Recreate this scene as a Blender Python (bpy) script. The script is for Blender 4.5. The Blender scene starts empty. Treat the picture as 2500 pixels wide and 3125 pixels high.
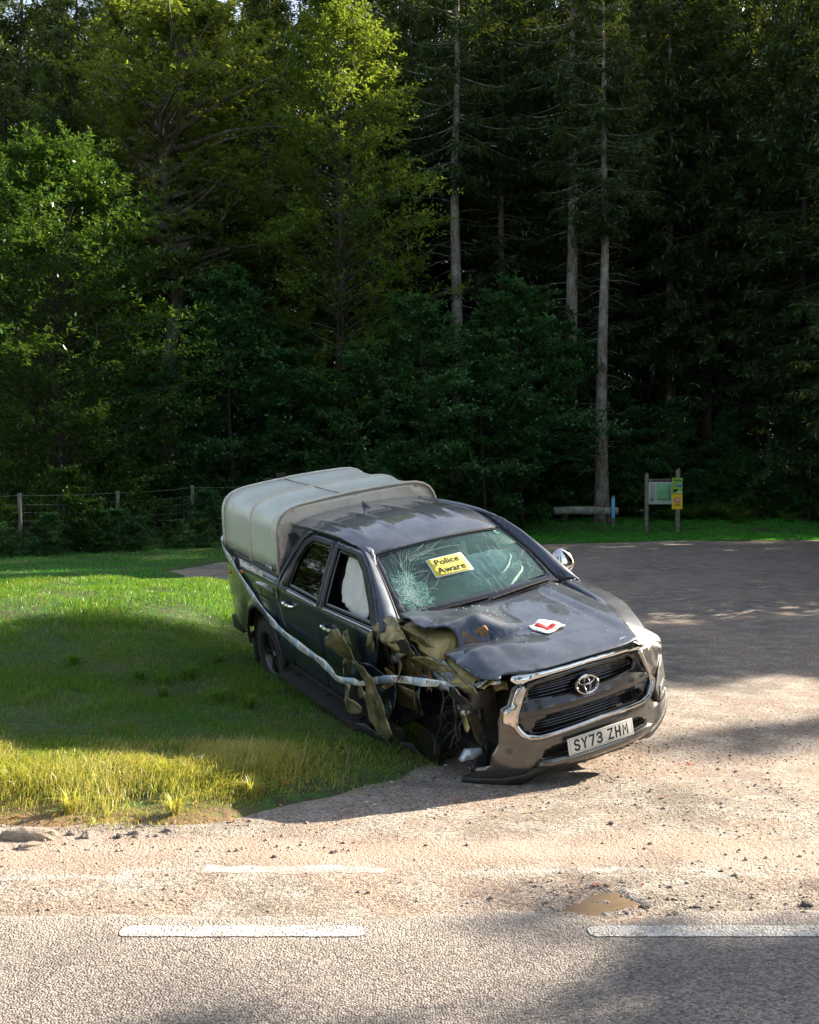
import bpy, bmesh, math, random
import numpy as np
from mathutils import Vector, Matrix, noise
from mathutils.geometry import delaunay_2d_cdt
R = math.radians
SC = bpy.context.scene
COL = SC.collection

# ---------------------------------------------------------------- camera, sky, sun, exposure
cam_d = bpy.data.cameras.new('camera'); cam = bpy.data.objects.new('camera', cam_d); COL.objects.link(cam)
cam.location = (0, 0, 2.02); cam.rotation_euler = (R(90 - 1.5), 0, 0)
cam_d.sensor_fit = 'HORIZONTAL'; cam_d.sensor_width = 36; cam_d.lens = 3363.3 / 2500 * 36
cam_d.clip_start = .1; cam_d.clip_end = 600
SC.camera = cam
SUN_AZ = math.atan2(.48, 1.0)      # angle of the sun above +X towards +Y (right and a little behind the truck)
SUN_EL = R(27)
sd = Vector((math.cos(SUN_AZ) * math.cos(SUN_EL), math.sin(SUN_AZ) * math.cos(SUN_EL), math.sin(SUN_EL)))
w = bpy.data.worlds.new('World'); SC.world = w; w.use_nodes = True
nt = w.node_tree; nt.nodes.clear()
sky = nt.nodes.new('ShaderNodeTexSky'); sky.sky_type = 'NISHITA'; sky.sun_disc = False
sky.sun_elevation = SUN_EL; sky.sun_rotation = math.pi / 2 - SUN_AZ
sky.air_density = 1.0; sky.dust_density = 1.2; sky.ozone_density = 1.0
hs = nt.nodes.new('ShaderNodeHueSaturation'); hs.inputs['Saturation'].default_value = .62
bg = nt.nodes.new('ShaderNodeBackground'); bg.inputs[1].default_value = .076
wo = nt.nodes.new('ShaderNodeOutputWorld')
nt.links.new(sky.outputs[0], hs.inputs['Color']); nt.links.new(hs.outputs[0], bg.inputs[0]); nt.links.new(bg.outputs[0], wo.inputs[0])
sl = bpy.data.lights.new('sun', 'SUN'); sl.energy = 4.1; sl.angle = R(.53); sl.color = (1, .875, .70)
so = bpy.data.objects.new('sun', sl); COL.objects.link(so)
so.rotation_euler = sd.to_track_quat('Z', 'Y').to_euler(); so.location = (30, 15, 30)
SC.view_settings.view_transform = 'Standard'; SC.view_settings.look = 'None'
SC.view_settings.exposure = 2.28; SC.view_settings.gamma = 1.0
SC.view_settings.use_curve_mapping = False
SC.cycles.max_bounces = 7; SC.cycles.transparent_max_bounces = 12

# ---------------------------------------------------------------- helpers
def prop(o, label=None, cat=None, group=None, kind=None):
    if label: o['label'] = label
    if cat: o['category'] = cat
    if group: o['group'] = group
    if kind: o['kind'] = kind
    return o
def empty(name, label, cat, loc=(0, 0, 0), rz=0, group=None):
    o = bpy.data.objects.new(name, None); COL.objects.link(o)
    o.location = loc; o.rotation_euler = (0, 0, rz); o.empty_display_size = .2
    return prop(o, label, cat, group)
def link(name, me, parent=None):
    o = bpy.data.objects.new(name, me); COL.objects.link(o)
    if parent: o.parent = parent
    return o
def mesh(name, V, F, mat=None, parent=None, smooth=True, sharp=None):
    me = bpy.data.meshes.new(name)
    me.from_pydata([tuple(map(float, v)) for v in V], [], [tuple(int(i) for i in f) for f in F]); me.update()
    if smooth:
        me.shade_smooth()
        if sharp: me.set_sharp_from_angle(angle=R(sharp))
    if mat: me.materials.append(mat)
    return link(name, me, parent)
def fast_mesh(name, V, k, mat):
    """V: (n*k,3) array of n separate k-gons"""
    me = bpy.data.meshes.new(name); n = len(V) // k
    me.vertices.add(len(V)); me.vertices.foreach_set('co', np.ascontiguousarray(V, dtype=np.float32).ravel())
    me.loops.add(len(V)); me.loops.foreach_set('vertex_index', np.arange(len(V), dtype=np.int32))
    me.polygons.add(n); me.polygons.foreach_set('loop_start', np.arange(0, len(V), k, dtype=np.int32))
    me.update(calc_edges=True)
    if mat: me.materials.append(mat)
    return me
class MB:
    def __init__(s): s.V = []; s.F = []
    def add(s, V, F):
        b = len(s.V); s.V += [tuple(v) for v in V]; s.F += [tuple(i + b for i in f) for f in F]; return s
    def box(s, c, d, rot=None, bev=0):
        x, y, z = d[0] / 2, d[1] / 2, d[2] / 2
        if bev > 0:
            bm = bmesh.new(); bmesh.ops.create_cube(bm, size=1); bmesh.ops.scale(bm, vec=d, verts=bm.verts)
            bmesh.ops.bevel(bm, geom=list(bm.edges), offset=bev, segments=2, affect='EDGES', profile=.6)
            V = [v.co.copy() for v in bm.verts]; F = [[v.index for v in f.verts] for f in bm.faces]; bm.free()
        else:
            V = [Vector(p) for p in ((-x,-y,-z),(x,-y,-z),(x,y,-z),(-x,y,-z),(-x,-y,z),(x,-y,z),(x,y,z),(-x,y,z))]
            F = [(0,3,2,1),(4,5,6,7),(0,1,5,4),(1,2,6,5),(2,3,7,6),(3,0,4,7)]
        if rot is not None: V = [rot @ v for v in V]
        c = Vector(c); return s.add([v + c for v in V], F)
    def tube(s, P, rad, n=8, cap=True, flat=1.0):
        P = [Vector(p) for p in P]; m = len(P)
        if not hasattr(rad, '__len__'): rad = [rad] * m
        V = []; F = []; up = None
        for i, p in enumerate(P):
            d = (P[min(i + 1, m - 1)] - P[max(i - 1, 0)]).normalized()
            if up is None: up = Vector((0, 0, 1)) if abs(d.z) < .9 else Vector((1, 0, 0))
            a = d.cross(up).normalized(); b = a.cross(d).normalized(); up = b
            for k in range(n):
                t = 2 * math.pi * k / n; V.append(p + (a * math.cos(t) + b * math.sin(t) * flat) * rad[i])
        for i in range(m - 1):
            for k in range(n):
                F.append((i*n+k, i*n+(k+1)%n, (i+1)*n+(k+1)%n, (i+1)*n+k))
        if cap: F.append(tuple(range(n))[::-1]); F.append(tuple((m-1)*n+k for k in range(n)))
        return s.add(V, F)
    def lathe(s, prof, c, axis='y', n=32):
        V = []; F = []
        for (r, h) in prof:
            for k in range(n):
                t = 2 * math.pi * k / n; a, b = r * math.cos(t), r * math.sin(t)
                V.append({'x': (h, a, b), 'y': (a, h, b), 'z': (a, b, h)}[axis])
        for i in range(len(prof) - 1):
            for k in range(n): F.append((i*n+k, i*n+(k+1)%n, (i+1)*n+(k+1)%n, (i+1)*n+k))
        c = Vector(c); return s.add([Vector(v) + c for v in V], F)
    def out(s, name, mat, parent=None, smooth=True, sharp=35):
        return mesh(name, s.V, s.F, mat, parent, smooth, sharp)
def solid(o, t, off=0):
    m = o.modifiers.new('solid', 'SOLIDIFY'); m.thickness = t; m.offset = off; return o
def pip(x, y, poly):
    c = False; n = len(poly); j = n - 1
    for i in range(n):
        xi, yi = poly[i]; xj, yj = poly[j]
        if (yi > y) != (yj > y) and x < (xj - xi) * (y - yi) / (yj - yi) + xi: c = not c
        j = i
    return c
def resample(poly, res, closed=True, smooth=0):
    P = [Vector(p) for p in poly]
    for _ in range(smooth):
        Q = []
        for i in range(len(P)):
            a, b = P[i], P[(i + 1) % len(P)]; Q += [a * .75 + b * .25, a * .25 + b * .75]
        P = Q
    out = []; n = len(P)
    for i in range(n if closed else n - 1):
        a, b = P[i], P[(i + 1) % n]; k = max(1, round((b - a).length / res))
        out += [a.lerp(b, j / k) for j in range(k)]
    if not closed: out.append(P[-1])
    return out
def sheet_geo(poly, holes, res, fn, smooth=0, rag=0, seed=0):
    loops = [resample(poly, res, True, smooth)] + [resample(h, res * .7, True, smooth) for h in holes]
    if rag:
        loops[0] = [p + Vector((noise.noise(Vector((p.x * 9 + seed, p.y * 9, 1))), noise.noise(Vector((p.x * 9, p.y * 9 + seed, 5))))) * rag for p in loops[0]]
    pts = []; edges = []
    for lp in loops:
        b = len(pts); pts += [Vector((p.x, p.y)) for p in lp]
        edges += [(b + i, b + (i + 1) % len(lp)) for i in range(len(lp))]
    P0 = [tuple(p) for p in loops[0]]; H = [[tuple(p) for p in l] for l in loops[1:]]
    nb = len(pts); arr = np.array([tuple(p) for p in pts])
    x0, y0 = arr.min(0); x1, y1 = arr.max(0)
    rnd = random.Random(seed)
    y = y0 + res * .5; row = 0
    while y < y1:
        x = x0 + (res * .5 if row % 2 else res)
        while x < x1:
            px, py = x + rnd.uniform(-.08, .08) * res, y + rnd.uniform(-.08, .08) * res
            if pip(px, py, P0) and not any(pip(px, py, h) for h in H):
                if ((arr - (px, py)) ** 2).sum(1).min() > (res * .45) ** 2: pts.append(Vector((px, py)))
            x += res
        y += res * .87; row += 1
    v, e, f, *_ = delaunay_2d_cdt(pts, edges, [], 0, 1e-6)
    F = []
    for t in f:
        cx = sum(v[i].x for i in t) / len(t); cy = sum(v[i].y for i in t) / len(t)
        if pip(cx, cy, P0) and not any(pip(cx, cy, h) for h in H): F.append(tuple(t))
    return [fn(p.x, p.y) for p in v], F
def sheet(name, poly, fn, mat, parent=None, res=.06, holes=(), thick=.004, off=0, smooth=0, rag=0, seed=0, sharp=40):
    V, F = sheet_geo(poly, holes, res, fn, smooth, rag, seed)
    o = mesh(name, V, F, mat, parent, True, sharp)
    if thick: solid(o, thick, off)
    return o
def ss(a, b, x):
    t = np.clip((x - a) / (b - a), 0, 1); return t * t * (3 - 2 * t)
def fs(a, b, x):
    t = min(1, max(0, (x - a) / (b - a))); return t * t * (3 - 2 * t)
def nz(x, y, z=0): return noise.noise(Vector((x, y, z)))
def fbm(x, y, z=0, o=4):
    s = 0; a = 1
    for i in range(o): s += a * nz(x, y, z + i * 7.3); x *= 2.03; y *= 2.03; z *= 2.03; a *= .5
    return s

# ---------------------------------------------------------------- materials
def mat(name, base=(.5, .5, .5), rough=.5, metal=0, coat=0, spec=.5, emis=None):
    m = bpy.data.materials.new(name); m.use_nodes = True
    b = m.node_tree.nodes['Principled BSDF']
    b.inputs['Base Color'].default_value = (*base, 1); b.inputs['Roughness'].default_value = rough
    b.inputs['Metallic'].default_value = metal; b.inputs['Coat Weight'].default_value = coat
    b.inputs['Coat Roughness'].default_value = .04
    b.inputs['Specular IOR Level'].default_value = spec
    return m
def N(m, t, **kw):
    n = m.node_tree.nodes.new(t)
    for k, v in kw.items(): setattr(n, k, v)
    return n
def L(m, a, b): m.node_tree.links.new(a, b)
def ramp(m, src, stops):
    r = N(m, 'ShaderNodeValToRGB'); cr = r.color_ramp
    while len(cr.elements) < len(stops): cr.elements.new(.5)
    for e, (p, c) in zip(cr.elements, stops): e.position = p; e.color = (*c, 1)
    L(m, src, r.inputs[0]); return r.outputs[0]
def coords(m, kind='Object'):
    return N(m, 'ShaderNodeTexCoord').outputs[kind]
def geopos(m): return N(m, 'ShaderNodeNewGeometry').outputs['Position']
def ntex(m, vec, scale, detail=4, rough=.55, dist=0):
    n = N(m, 'ShaderNodeTexNoise'); n.inputs['Scale'].default_value = scale; n.inputs['Detail'].default_value = detail
    n.inputs['Roughness'].default_value = rough; n.inputs['Distortion'].default_value = dist
    if vec: L(m, vec, n.inputs['Vector'])
    return n.outputs['Fac']
def vtex(m, vec, scale, out='Distance', feature='F1'):
    n = N(m, 'ShaderNodeTexVoronoi', feature=feature); n.inputs['Scale'].default_value = scale
    if vec: L(m, vec, n.inputs['Vector'])
    return n.outputs[out]
def mix(m, fac, a, b, mode='MIX'):
    n = N(m, 'ShaderNodeMix', data_type='RGBA', blend_type=mode)
    if isinstance(fac, (int, float)): n.inputs[0].default_value = fac
    else: L(m, fac, n.inputs[0])
    for i, v in ((6, a), (7, b)):
        if isinstance(v, tuple): n.inputs[i].default_value = (*v, 1)
        else: L(m, v, n.inputs[i])
    return n.outputs[2]
def mth(m, op, a, b=None, clamp=False):
    n = N(m, 'ShaderNodeMath', operation=op, use_clamp=clamp)
    for i, v in ((0, a), (1, b)):
        if v is None: continue
        if isinstance(v, (int, float)): n.inputs[i].default_value = v
        else: L(m, v, n.inputs[i])
    return n.outputs[0]
def bump(m, h, strength, dist, normal=None):
    n = N(m, 'ShaderNodeBump'); n.inputs['Strength'].default_value = strength; n.inputs['Distance'].default_value = dist
    L(m, h, n.inputs['Height'])
    if normal: L(m, normal, n.inputs['Normal'])
    return n.outputs[0]
def bsdf(m): return m.node_tree.nodes['Principled BSDF']
def noisy(name, c1, c2, scale=6, rough=.7, metal=0, bscale=40, bstr=.3, bdist=.01, coat=0, r2=None):
    m = mat(name, c1, rough, metal, coat); v = coords(m)
    f = ntex(m, v, scale, 6, .65); L(m, ramp(m, f, [(.35, c1), (.65, c2)]), bsdf(m).inputs['Base Color'])
    if bstr: L(m, bump(m, ntex(m, v, bscale, 5, .65), bstr, bdist), bsdf(m).inputs['Normal'])
    if r2: 
        mr = N(m, 'ShaderNodeMapRange'); L(m, ntex(m, v, scale * 2.3, 5), mr.inputs[0]); mr.inputs[1].default_value = .3; mr.inputs[2].default_value = .7
        mr.inputs[3].default_value = rough; mr.inputs[4].default_value = r2; L(m, mr.outputs[0], bsdf(m).inputs['Roughness'])
    return m
def leaf_mat(name, cols, trans=.45, tcol=(.30, .34, .03), gloss=.35, scale=.35):
    """two sided leaf: diffuse + translucent + sheen, colour varies leaf to leaf and clump to clump"""
    m = bpy.data.materials.new(name); m.use_nodes = True; m.node_tree.nodes.clear()
    g = N(m, 'ShaderNodeNewGeometry')
    f = mth(m, 'ADD', mth(m, 'MULTIPLY', g.outputs['Random Per Island'], .55), mth(m, 'MULTIPLY', ntex(m, g.outputs['Position'], scale, 3), .6))
    c = ramp(m, f, [(.2 + .6 * i / (len(cols) - 1), k) for i, k in enumerate(cols)])
    d = N(m, 'ShaderNodeBsdfDiffuse'); L(m, c, d.inputs[0])
    t = N(m, 'ShaderNodeBsdfTranslucent'); L(m, mix(m, .5, c, tcol), t.inputs[0])
    a = N(m, 'ShaderNodeMixShader'); a.inputs[0].default_value = trans
    L(m, d.outputs[0], a.inputs[1]); L(m, t.outputs[0], a.inputs[2])
    gl = N(m, 'ShaderNodeBsdfGlossy'); gl.inputs['Roughness'].default_value = gloss; gl.inputs[0].default_value = (.8, .85, .8, 1)
    b = N(m, 'ShaderNodeMixShader'); b.inputs[0].default_value = .045
    L(m, a.outputs[0], b.inputs[1]); L(m, gl.outputs[0], b.inputs[2])
    o = N(m, 'ShaderNodeOutputMaterial'); L(m, b.outputs[0], o.inputs[0]); return m

# ---------------------------------------------------------------- ground
TURF = [(-60, 5.9), (-6, 6.15), (-3.0, 6.35), (-1.9, 6.45), (-1.35, 6.5), (-.93, 6.72), (-.49, 7.0), (-.04, 7.45), (.34, 8.05), (.5, 9), (.25, 10.5),
        (-.2, 12.5), (-1.2, 15), (-2.5, 18), (-4.3, 22), (-5.4, 25.2), (-4.9, 28), (-2, 31), (3, 35.6), (9, 38.2), (14, 38.8), (40, 39), (70, 40), (70, 110), (-60, 110)]
ta = np.array(TURF, float)
def turf_dist(x, y, ta=ta):
    """signed distance to the edge of the turf (or another outline), positive inside (arrays)"""
    x = np.asarray(x, float); y = np.asarray(y, float)
    d = np.full(x.shape, 1e9); ins = np.zeros(x.shape, bool); n = len(ta)
    for i in range(n):
        ax, ay = ta[i]; bx, by = ta[(i + 1) % n]
        t = np.clip(((x - ax) * (bx - ax) + (y - ay) * (by - ay)) / ((bx - ax) ** 2 + (by - ay) ** 2), 0, 1)
        d = np.minimum(d, np.hypot(x - ax - t * (bx - ax), y - ay - t * (by - ay)))
        with np.errstate(divide='ignore', invalid='ignore'):
            ins ^= ((ay > y) != (by > y)) & (x < (bx - ax) * (y - ay) / (by - ay + 1e-12) + ax)
    return np.where(ins, d, -d)
WTAB = np.random.RandomState(3).uniform(-1, 1, (40, 4))
def wob(x, y, s=1.0, k=14):
    """cheap smooth noise for arrays"""
    r = np.zeros(np.shape(x))
    for a, b, c, d in WTAB[:k]: r = r + np.sin((a * x + b * y) * s * 3 + c * 9) * np.cos((b * x - d * y) * s * 2.3 + d * 7)
    return r / k ** .5
def turf_z(x, y):
    d = turf_dist(x, y) + .10 * wob(x, y, 1.6)
    near = 1 - ss(20, 26, y)
    z = -.05 + .07 * ss(-.12, .10, d) + .11 * ss(.05, .75, d) * near * (1 - .6 * ss(-1.6, .2, x))
    z = z + (.50 + .05 * wob(x, y, .35)) * ss(9.4, 13.6, y + .15 * wob(x, y, .5)) * (1 - ss(15.2, 19.5, y)) * ss(1.2, 3.0, -x) * ss(0, 1, d)
    z = z + .22 * ss(27, 35, y) * ss(0, 4, d) * (1 - ss(-8, 2, x) * .8) + .50 * ss(41, 47, y) + .20 * np.maximum(0, y - 49)
    z = z + .014 * wob(x, y, 2.2) * ss(0, .4, d)
    return z
PIT = np.array([(.69, 5.165), (.80, 5.25), (.87, 5.36), (.95, 5.40), (1.03, 5.42), (1.07, 5.32), (1.14, 5.22), (1.02, 5.17), (.85, 5.16)])
def gravel_z(x, y):
    z = .010 * wob(x, y, 1.1) * ss(5.6, 7, y) + .004 * wob(x, y, 4)
    pud = ss(-.025, .035, turf_dist(x, y, PIT) + .012 * wob(x, y, 11)) if np.ndim(x) else 0
    pud2 = np.exp(-(((x + .12) / .22) ** 2 + ((y - 5.22) / .10) ** 2))
    return z - .020 * pud - .012 * pud2 + .010 * wob(x, y, 9) * np.exp(-(((x - .95) / .3) ** 2 + ((y - 5.3) / .25) ** 2))
def height(x, y):
    tz = float(turf_z(np.array([x]), np.array([y]))[0]); gz = float(gravel_z(np.array([x]), np.array([y]))[0])
    return max(tz, gz)
def heights(x, y): return np.maximum(turf_z(x, y), gravel_z(x, y))
def grid_mesh(name, xs, ys, zf, m):
    X, Y = np.meshgrid(xs, ys); Z = zf(X, Y); nx, ny = len(xs), len(ys)
    V = np.stack([X, Y, Z], -1).reshape(-1, 3)
    i = np.arange(nx * ny).reshape(ny, nx); Q = np.stack([i[:-1, :-1], i[:-1, 1:], i[1:, 1:], i[1:, :-1]], -1).reshape(-1, 4)
    me = bpy.data.meshes.new(name); me.vertices.add(len(V)); me.vertices.foreach_set('co', V.astype(np.float32).ravel())
    me.loops.add(Q.size); me.loops.foreach_set('vertex_index', Q.astype(np.int32).ravel())
    me.polygons.add(len(Q)); me.polygons.foreach_set('loop_start', np.arange(0, Q.size, 4, dtype=np.int32))
    me.update(calc_edges=True); me.shade_smooth(); me.materials.append(m)
    return link(name, me)

def gravel_mat():
    m = mat('gravel', rough=.92); p = geopos(m)
    big = ntex(m, p, .55, 4, .6, .4); mid = ntex(m, p, 3.2, 5, .6); 
    c = ramp(m, big, [(.30, (.15, .132, .112)), (.46, (.205, .172, .142)), (.56, (.275, .21, .168)), (.68, (.215, .188, .160))])
    c = mix(m, ramp(m, mid, [(.45, (0, 0, 0)), (.66, (1, 1, 1))]), c, (.31, .28, .245))
    # single chippings, lighter and darker
    cell = vtex(m, p, 85, 'Color'); cs = N(m, 'ShaderNodeSeparateColor'); L(m, cell, cs.inputs[0])
    c = mix(m, 1.0, c, ramp(m, cs.outputs[0], [(0, (.45, .45, .47)), (.5, (.95, .95, .95)), (1, (1.7, 1.6, 1.5))]), 'MULTIPLY')
    # two dust bands lying along the road
    sx = N(m, 'ShaderNodeSeparateXYZ'); L(m, p, sx.inputs[0])
    wy = mth(m, 'ADD', sx.outputs[1], mth(m, 'MULTIPLY', ntex(m, p, 1.2, 3), .9))
    def band(c0, wd):
        c0 += .2
        return mth(m, 'SUBTRACT', 1.0, mth(m, 'DIVIDE', mth(m, 'ABSOLUTE', mth(m, 'SUBTRACT', wy, c0)), wd), True)
    c = mix(m, mth(m, 'MULTIPLY', band(6.25, .32), .75), c, (.40, .275, .215))
    # worn pale edge line
    ed = mth(m, 'MULTIPLY', band(5.92, .06), ramp(m, ntex(m, p, 2.0, 2), [(.46, (0, 0, 0)), (.54, (1, 1, 1))]))
    c = mix(m, mth(m, 'MULTIPLY', ed, .35), c, (.55, .52, .48))
    L(m, c, bsdf(m).inputs['Base Color'])
    h = mth(m, 'ADD', mth(m, 'MULTIPLY', vtex(m, p, 85), .8), mth(m, 'MULTIPLY', vtex(m, p, 38), .5))
    h = mth(m, 'SUBTRACT', mth(m, 'MULTIPLY', ntex(m, p, 30, 4), .8), h)
    L(m, bump(m, h, .7, .010), bsdf(m).inputs['Normal']); return m
def asphalt_mat():
    m = mat('worn_asphalt', rough=.85); p = geopos(m)
    big = ntex(m, p, .8, 4); cell = vtex(m, p, 95, 'Color'); cs = N(m, 'ShaderNodeSeparateColor'); L(m, cell, cs.inputs[0])
    c = ramp(m, big, [(.35, (.185, .163, .148)), (.65, (.235, .206, .184))])
    c = mix(m, 1.0, c, ramp(m, cs.outputs[0], [(0, (.45, .45, .45)), (.5, (1, 1, 1)), (1, (1.7, 1.65, 1.6))]), 'MULTIPLY')
    sx = N(m, 'ShaderNodeSeparateXYZ'); L(m, p, sx.inputs[0])
    dust = mth(m, 'MULTIPLY', mth(m, 'SUBTRACT', mth(m, 'ADD', sx.outputs[1], mth(m, 'MULTIPLY', ntex(m, p, 2.2, 5), 1.2)), 5.25), 1.6, True)
    c = mix(m, dust, c, mix(m, 1.0, (.38, .33, .29), ramp(m, cs.outputs[0], [(0, (.6, .6, .6)), (1, (1.2, 1.2, 1.2))]), 'MULTIPLY'))
    c = mix(m, ramp(m, ntex(m, p, .35, 5, .7, 1.5), [(.56, (0, 0, 0)), (.62, (.55, .55, .55))]), c, (.14, .125, .115))
    L(m, c, bsdf(m).inputs['Base Color'])
    h = mth(m, 'SUBTRACT', mth(m, 'MULTIPLY', ntex(m, p, 50, 3), .9), mth(m, 'ADD', vtex(m, p, 95), mth(m, 'MULTIPLY', vtex(m, p, 48), .5)))
    L(m, bump(m, h, .8, .011), bsdf(m).inputs['Normal']); return m
def soil_mat():
    m = mat('turf_soil', rough=.95); p = geopos(m)
    a = ntex(m, p, 1.2, 5, .6); b = ntex(m, p, 14, 5, .7)
    c = ramp(m, a, [(.35, (.025, .095, .012)), (.5, (.045, .13, .016)), (.68, (.10, .10, .03))])
    c = mix(m, ramp(m, b, [(.4, (0, 0, 0)), (.62, (1, 1, 1))]), c, (.045, .035, .014))
    sx = N(m, 'ShaderNodeSeparateXYZ'); L(m, p, sx.inputs[0])
    c = mix(m, mth(m, 'MULTIPLY', mth(m, 'SUBTRACT', mth(m, 'ADD', 6.55, mth(m, 'MULTIPLY', b, .5)), sx.outputs[1]), 3.0, True), c, (.24, .15, .075))
    L(m, c, bsdf(m).inputs['Base Color'])
    L(m, bump(m, b, .8, .05), bsdf(m).inputs['Normal']); return m

xs = np.r_[np.arange(-60, -8, 1.5), np.arange(-8, 2, .07), np.arange(2, 71, 1.0)]
ys = np.r_[np.arange(5.3, 16, .07), np.arange(16, 42, .3), np.arange(42, 112, 2.0)]
prop(grid_mesh('grass_bank', xs, ys, turf_z, soil_mat()), kind='structure')
xs = np.r_[np.arange(-60, -4, 2.0), np.arange(-4, .55, .05), np.arange(.55, 1.3, .014), np.arange(1.3, 5, .05), np.arange(5, 72, 2.0)]
ys = np.r_[np.arange(-30, 4.4, 2.0), np.arange(4.4, 5.08, .04), np.arange(5.08, 5.5, .014), np.arange(5.5, 8, .04), np.arange(8, 12, .15), np.arange(12, 113, 1.5)]
prop(grid_mesh('gravel_layby', xs, ys, lambda x, y: np.where(y < 4.6, -.012, gravel_z(x, y)), gravel_mat()), kind='structure')
far_g = mesh('far_ground', [(-400, -400, -.25), (400, -400, -.25), (400, 400, -.25), (-400, 400, -.25)], [(0, 1, 2, 3)], bpy.data.materials['turf_soil'])
prop(far_g, kind='structure')
# road, broken far edge
E1 = []
rx = -30.0
while rx < 30: 
    E1.append((rx, 5.12 + .05 * math.sin(rx * 1.3) + .05 * fbm(rx * 1.1, 3) + .035 * nz(rx * 6, 1) - .16 * math.exp(-((rx - .93) / .28) ** 2) - .05 * math.exp(-((rx + .1) / .3) ** 2) + .03 * nz(rx * 14, 6))); rx += .045 if abs(rx) < 3 else .5
V = []; F = []
for i, (x, y) in enumerate(E1):
    V += [(x, -9, .004), (x, 4.3, .006), (x, y - .05, .008), (x, y, .002), (x, y + .015, -.02)]
    if i: b = i * 5; F += [(b-5+k, b+k, b+k+1, b-4+k) for k in range(4)]
prop(mesh('road', V, F, asphalt_mat(), sharp=60), kind='structure')
def paint_mat():
    m = mat('road_paint', rough=.75); p = geopos(m); v = vtex(m, p, 95); n = ntex(m, p, 9, 6, .7); k = ntex(m, p, 70, 3, .6)
    wear = mth(m, 'ADD', mth(m, 'MULTIPLY', k, .9), mth(m, 'MULTIPLY', n, .8))
    c = ramp(m, wear, [(.68, (.22, .19, .168)), (.80, (.50, .465, .42)), (1.02, (.70, .68, .63))])
    L(m, c, bsdf(m).inputs['Base Color']); L(m, bump(m, mth(m, 'SUBTRACT', ntex(m, p, 50, 3), v), .8, .010), bsdf(m).inputs['Normal']); return m
PAINT = paint_mat()
for x0 in (-7.6, -5.5, -3.4, -1.30, .80, 2.9, 5.0):
    poly = []
    for t in np.linspace(0, 1, 40): poly.append((x0 + .03 + 1.04 * t, 4.835 + .006 * nz(x0 + t * 12, 2)))
    poly += [(x0 + 1.10, 4.86), (x0 + 1.105, 4.90), (x0 + 1.09, 4.935)]
    for t in np.linspace(1, 0, 40): poly.append((x0 + .05 + 1.0 * t, 4.955 + .006 * nz(x0 + t * 12, 8)))
    poly += [(x0 + .005, 4.93), (x0, 4.89), (x0 + .01, 4.85)]
    prop(sheet('road_marking', poly, lambda x, y: (x, y, .0115), PAINT, res=.05, thick=0), kind='structure')

# older worn dash farther out, mostly scrubbed away
old = mat('old_paint', rough=.9); _p = geopos(old); _w = mth(old, 'ADD', mth(old, 'MULTIPLY', ntex(old, _p, 80, 3, .6), .9), mth(old, 'MULTIPLY', ntex(old, _p, 5, 6, .7), .9))
L(old, ramp(old, _w, [(.80, (.24, .20, .168)), (1.05, (.50, .46, .42))]), bsdf(old).inputs['Base Color']); L(old, bump(old, ntex(old, _p, 90, 3), .7, .01), bsdf(old).inputs['Normal'])
prop(sheet('road_marking', [(-1.10, 5.66), (-.6, 5.65), (-.14, 5.67), (-.10, 5.74), (-.5, 5.77), (-1.08, 5.76)], lambda x, y: (x, y, float(gravel_z(np.array([x]), np.array([y]))[0]) + .0012), old, res=.04, thick=0, rag=.05), kind='structure')
# puddle
def water():
    m = mat('muddy_water', (.27, .19, .12), .05, 0, 0, .8); v = geopos(m)
    L(m, bump(m, ntex(m, v, 25, 2), .15, .01), bsdf(m).inputs['Normal']); return m
prop(sheet('puddle', [(.60, 5.12), (1.22, 5.12), (1.20, 5.48), (.66, 5.48)], lambda x, y: (x, y, -.0095), water(), res=.1, thick=0), kind='structure')

# ---------------------------------------------------------------- trees
LEAF_DARK = leaf_mat('broad_leaves', [(.012, .055, .022), (.035, .125, .048), (.075, .20, .055)], .35, (.17, .36, .04))
LEAF_BUSH = leaf_mat('bush_leaves', [(.014, .055, .010), (.035, .10, .016), (.08, .16, .03)], .30, (.22, .34, .02), .3)
LEAF_LIME = leaf_mat('larch_leaves', [(.012, .06, .014), (.035, .12, .018), (.09, .17, .02)], .5, (.40, .44, .035))
LEAF_OAK = leaf_mat('oak_leaves', [(.014, .055, .010), (.045, .10, .016), (.09, .14, .022)], .5, (.38, .42, .035))
NEEDLE = leaf_mat('needles', [(.009, .028, .013), (.022, .056, .020), (.05, .088, .024)], .30, (.27, .31, .025))
def bark(name, c1, c2, c3):
    m = mat(name, c1, .9); v = coords(m)
    mp = N(m, 'ShaderNodeMapping'); mp.inputs['Scale'].default_value = (1, 1, .25); L(m, v, mp.inputs[0])
    a = ntex(m, mp.outputs[0], 9, 6, .7); b = ntex(m, v, 1.6, 4)
    c = ramp(m, a, [(.35, c1), (.6, c2)]); c = mix(m, ramp(m, b, [(.50, (0, 0, 0)), (.66, (1, 1, 1))]), c, c3)
    L(m, c, bsdf(m).inputs['Base Color']); L(m, bump(m, a, 1, .06), bsdf(m).inputs['Normal']); return m
BARK_GREY = bark('grey_bark', (.045, .036, .028), (.15, .125, .095), (.20, .21, .16))
BARK_PALE = bark('pale_bark', (.10, .085, .068), (.30, .27, .22), (.36, .37, .31))
BARK_DARK = bark('dark_bark', (.018, .015, .012), (.07, .055, .04), (.05, .06, .035))

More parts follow.
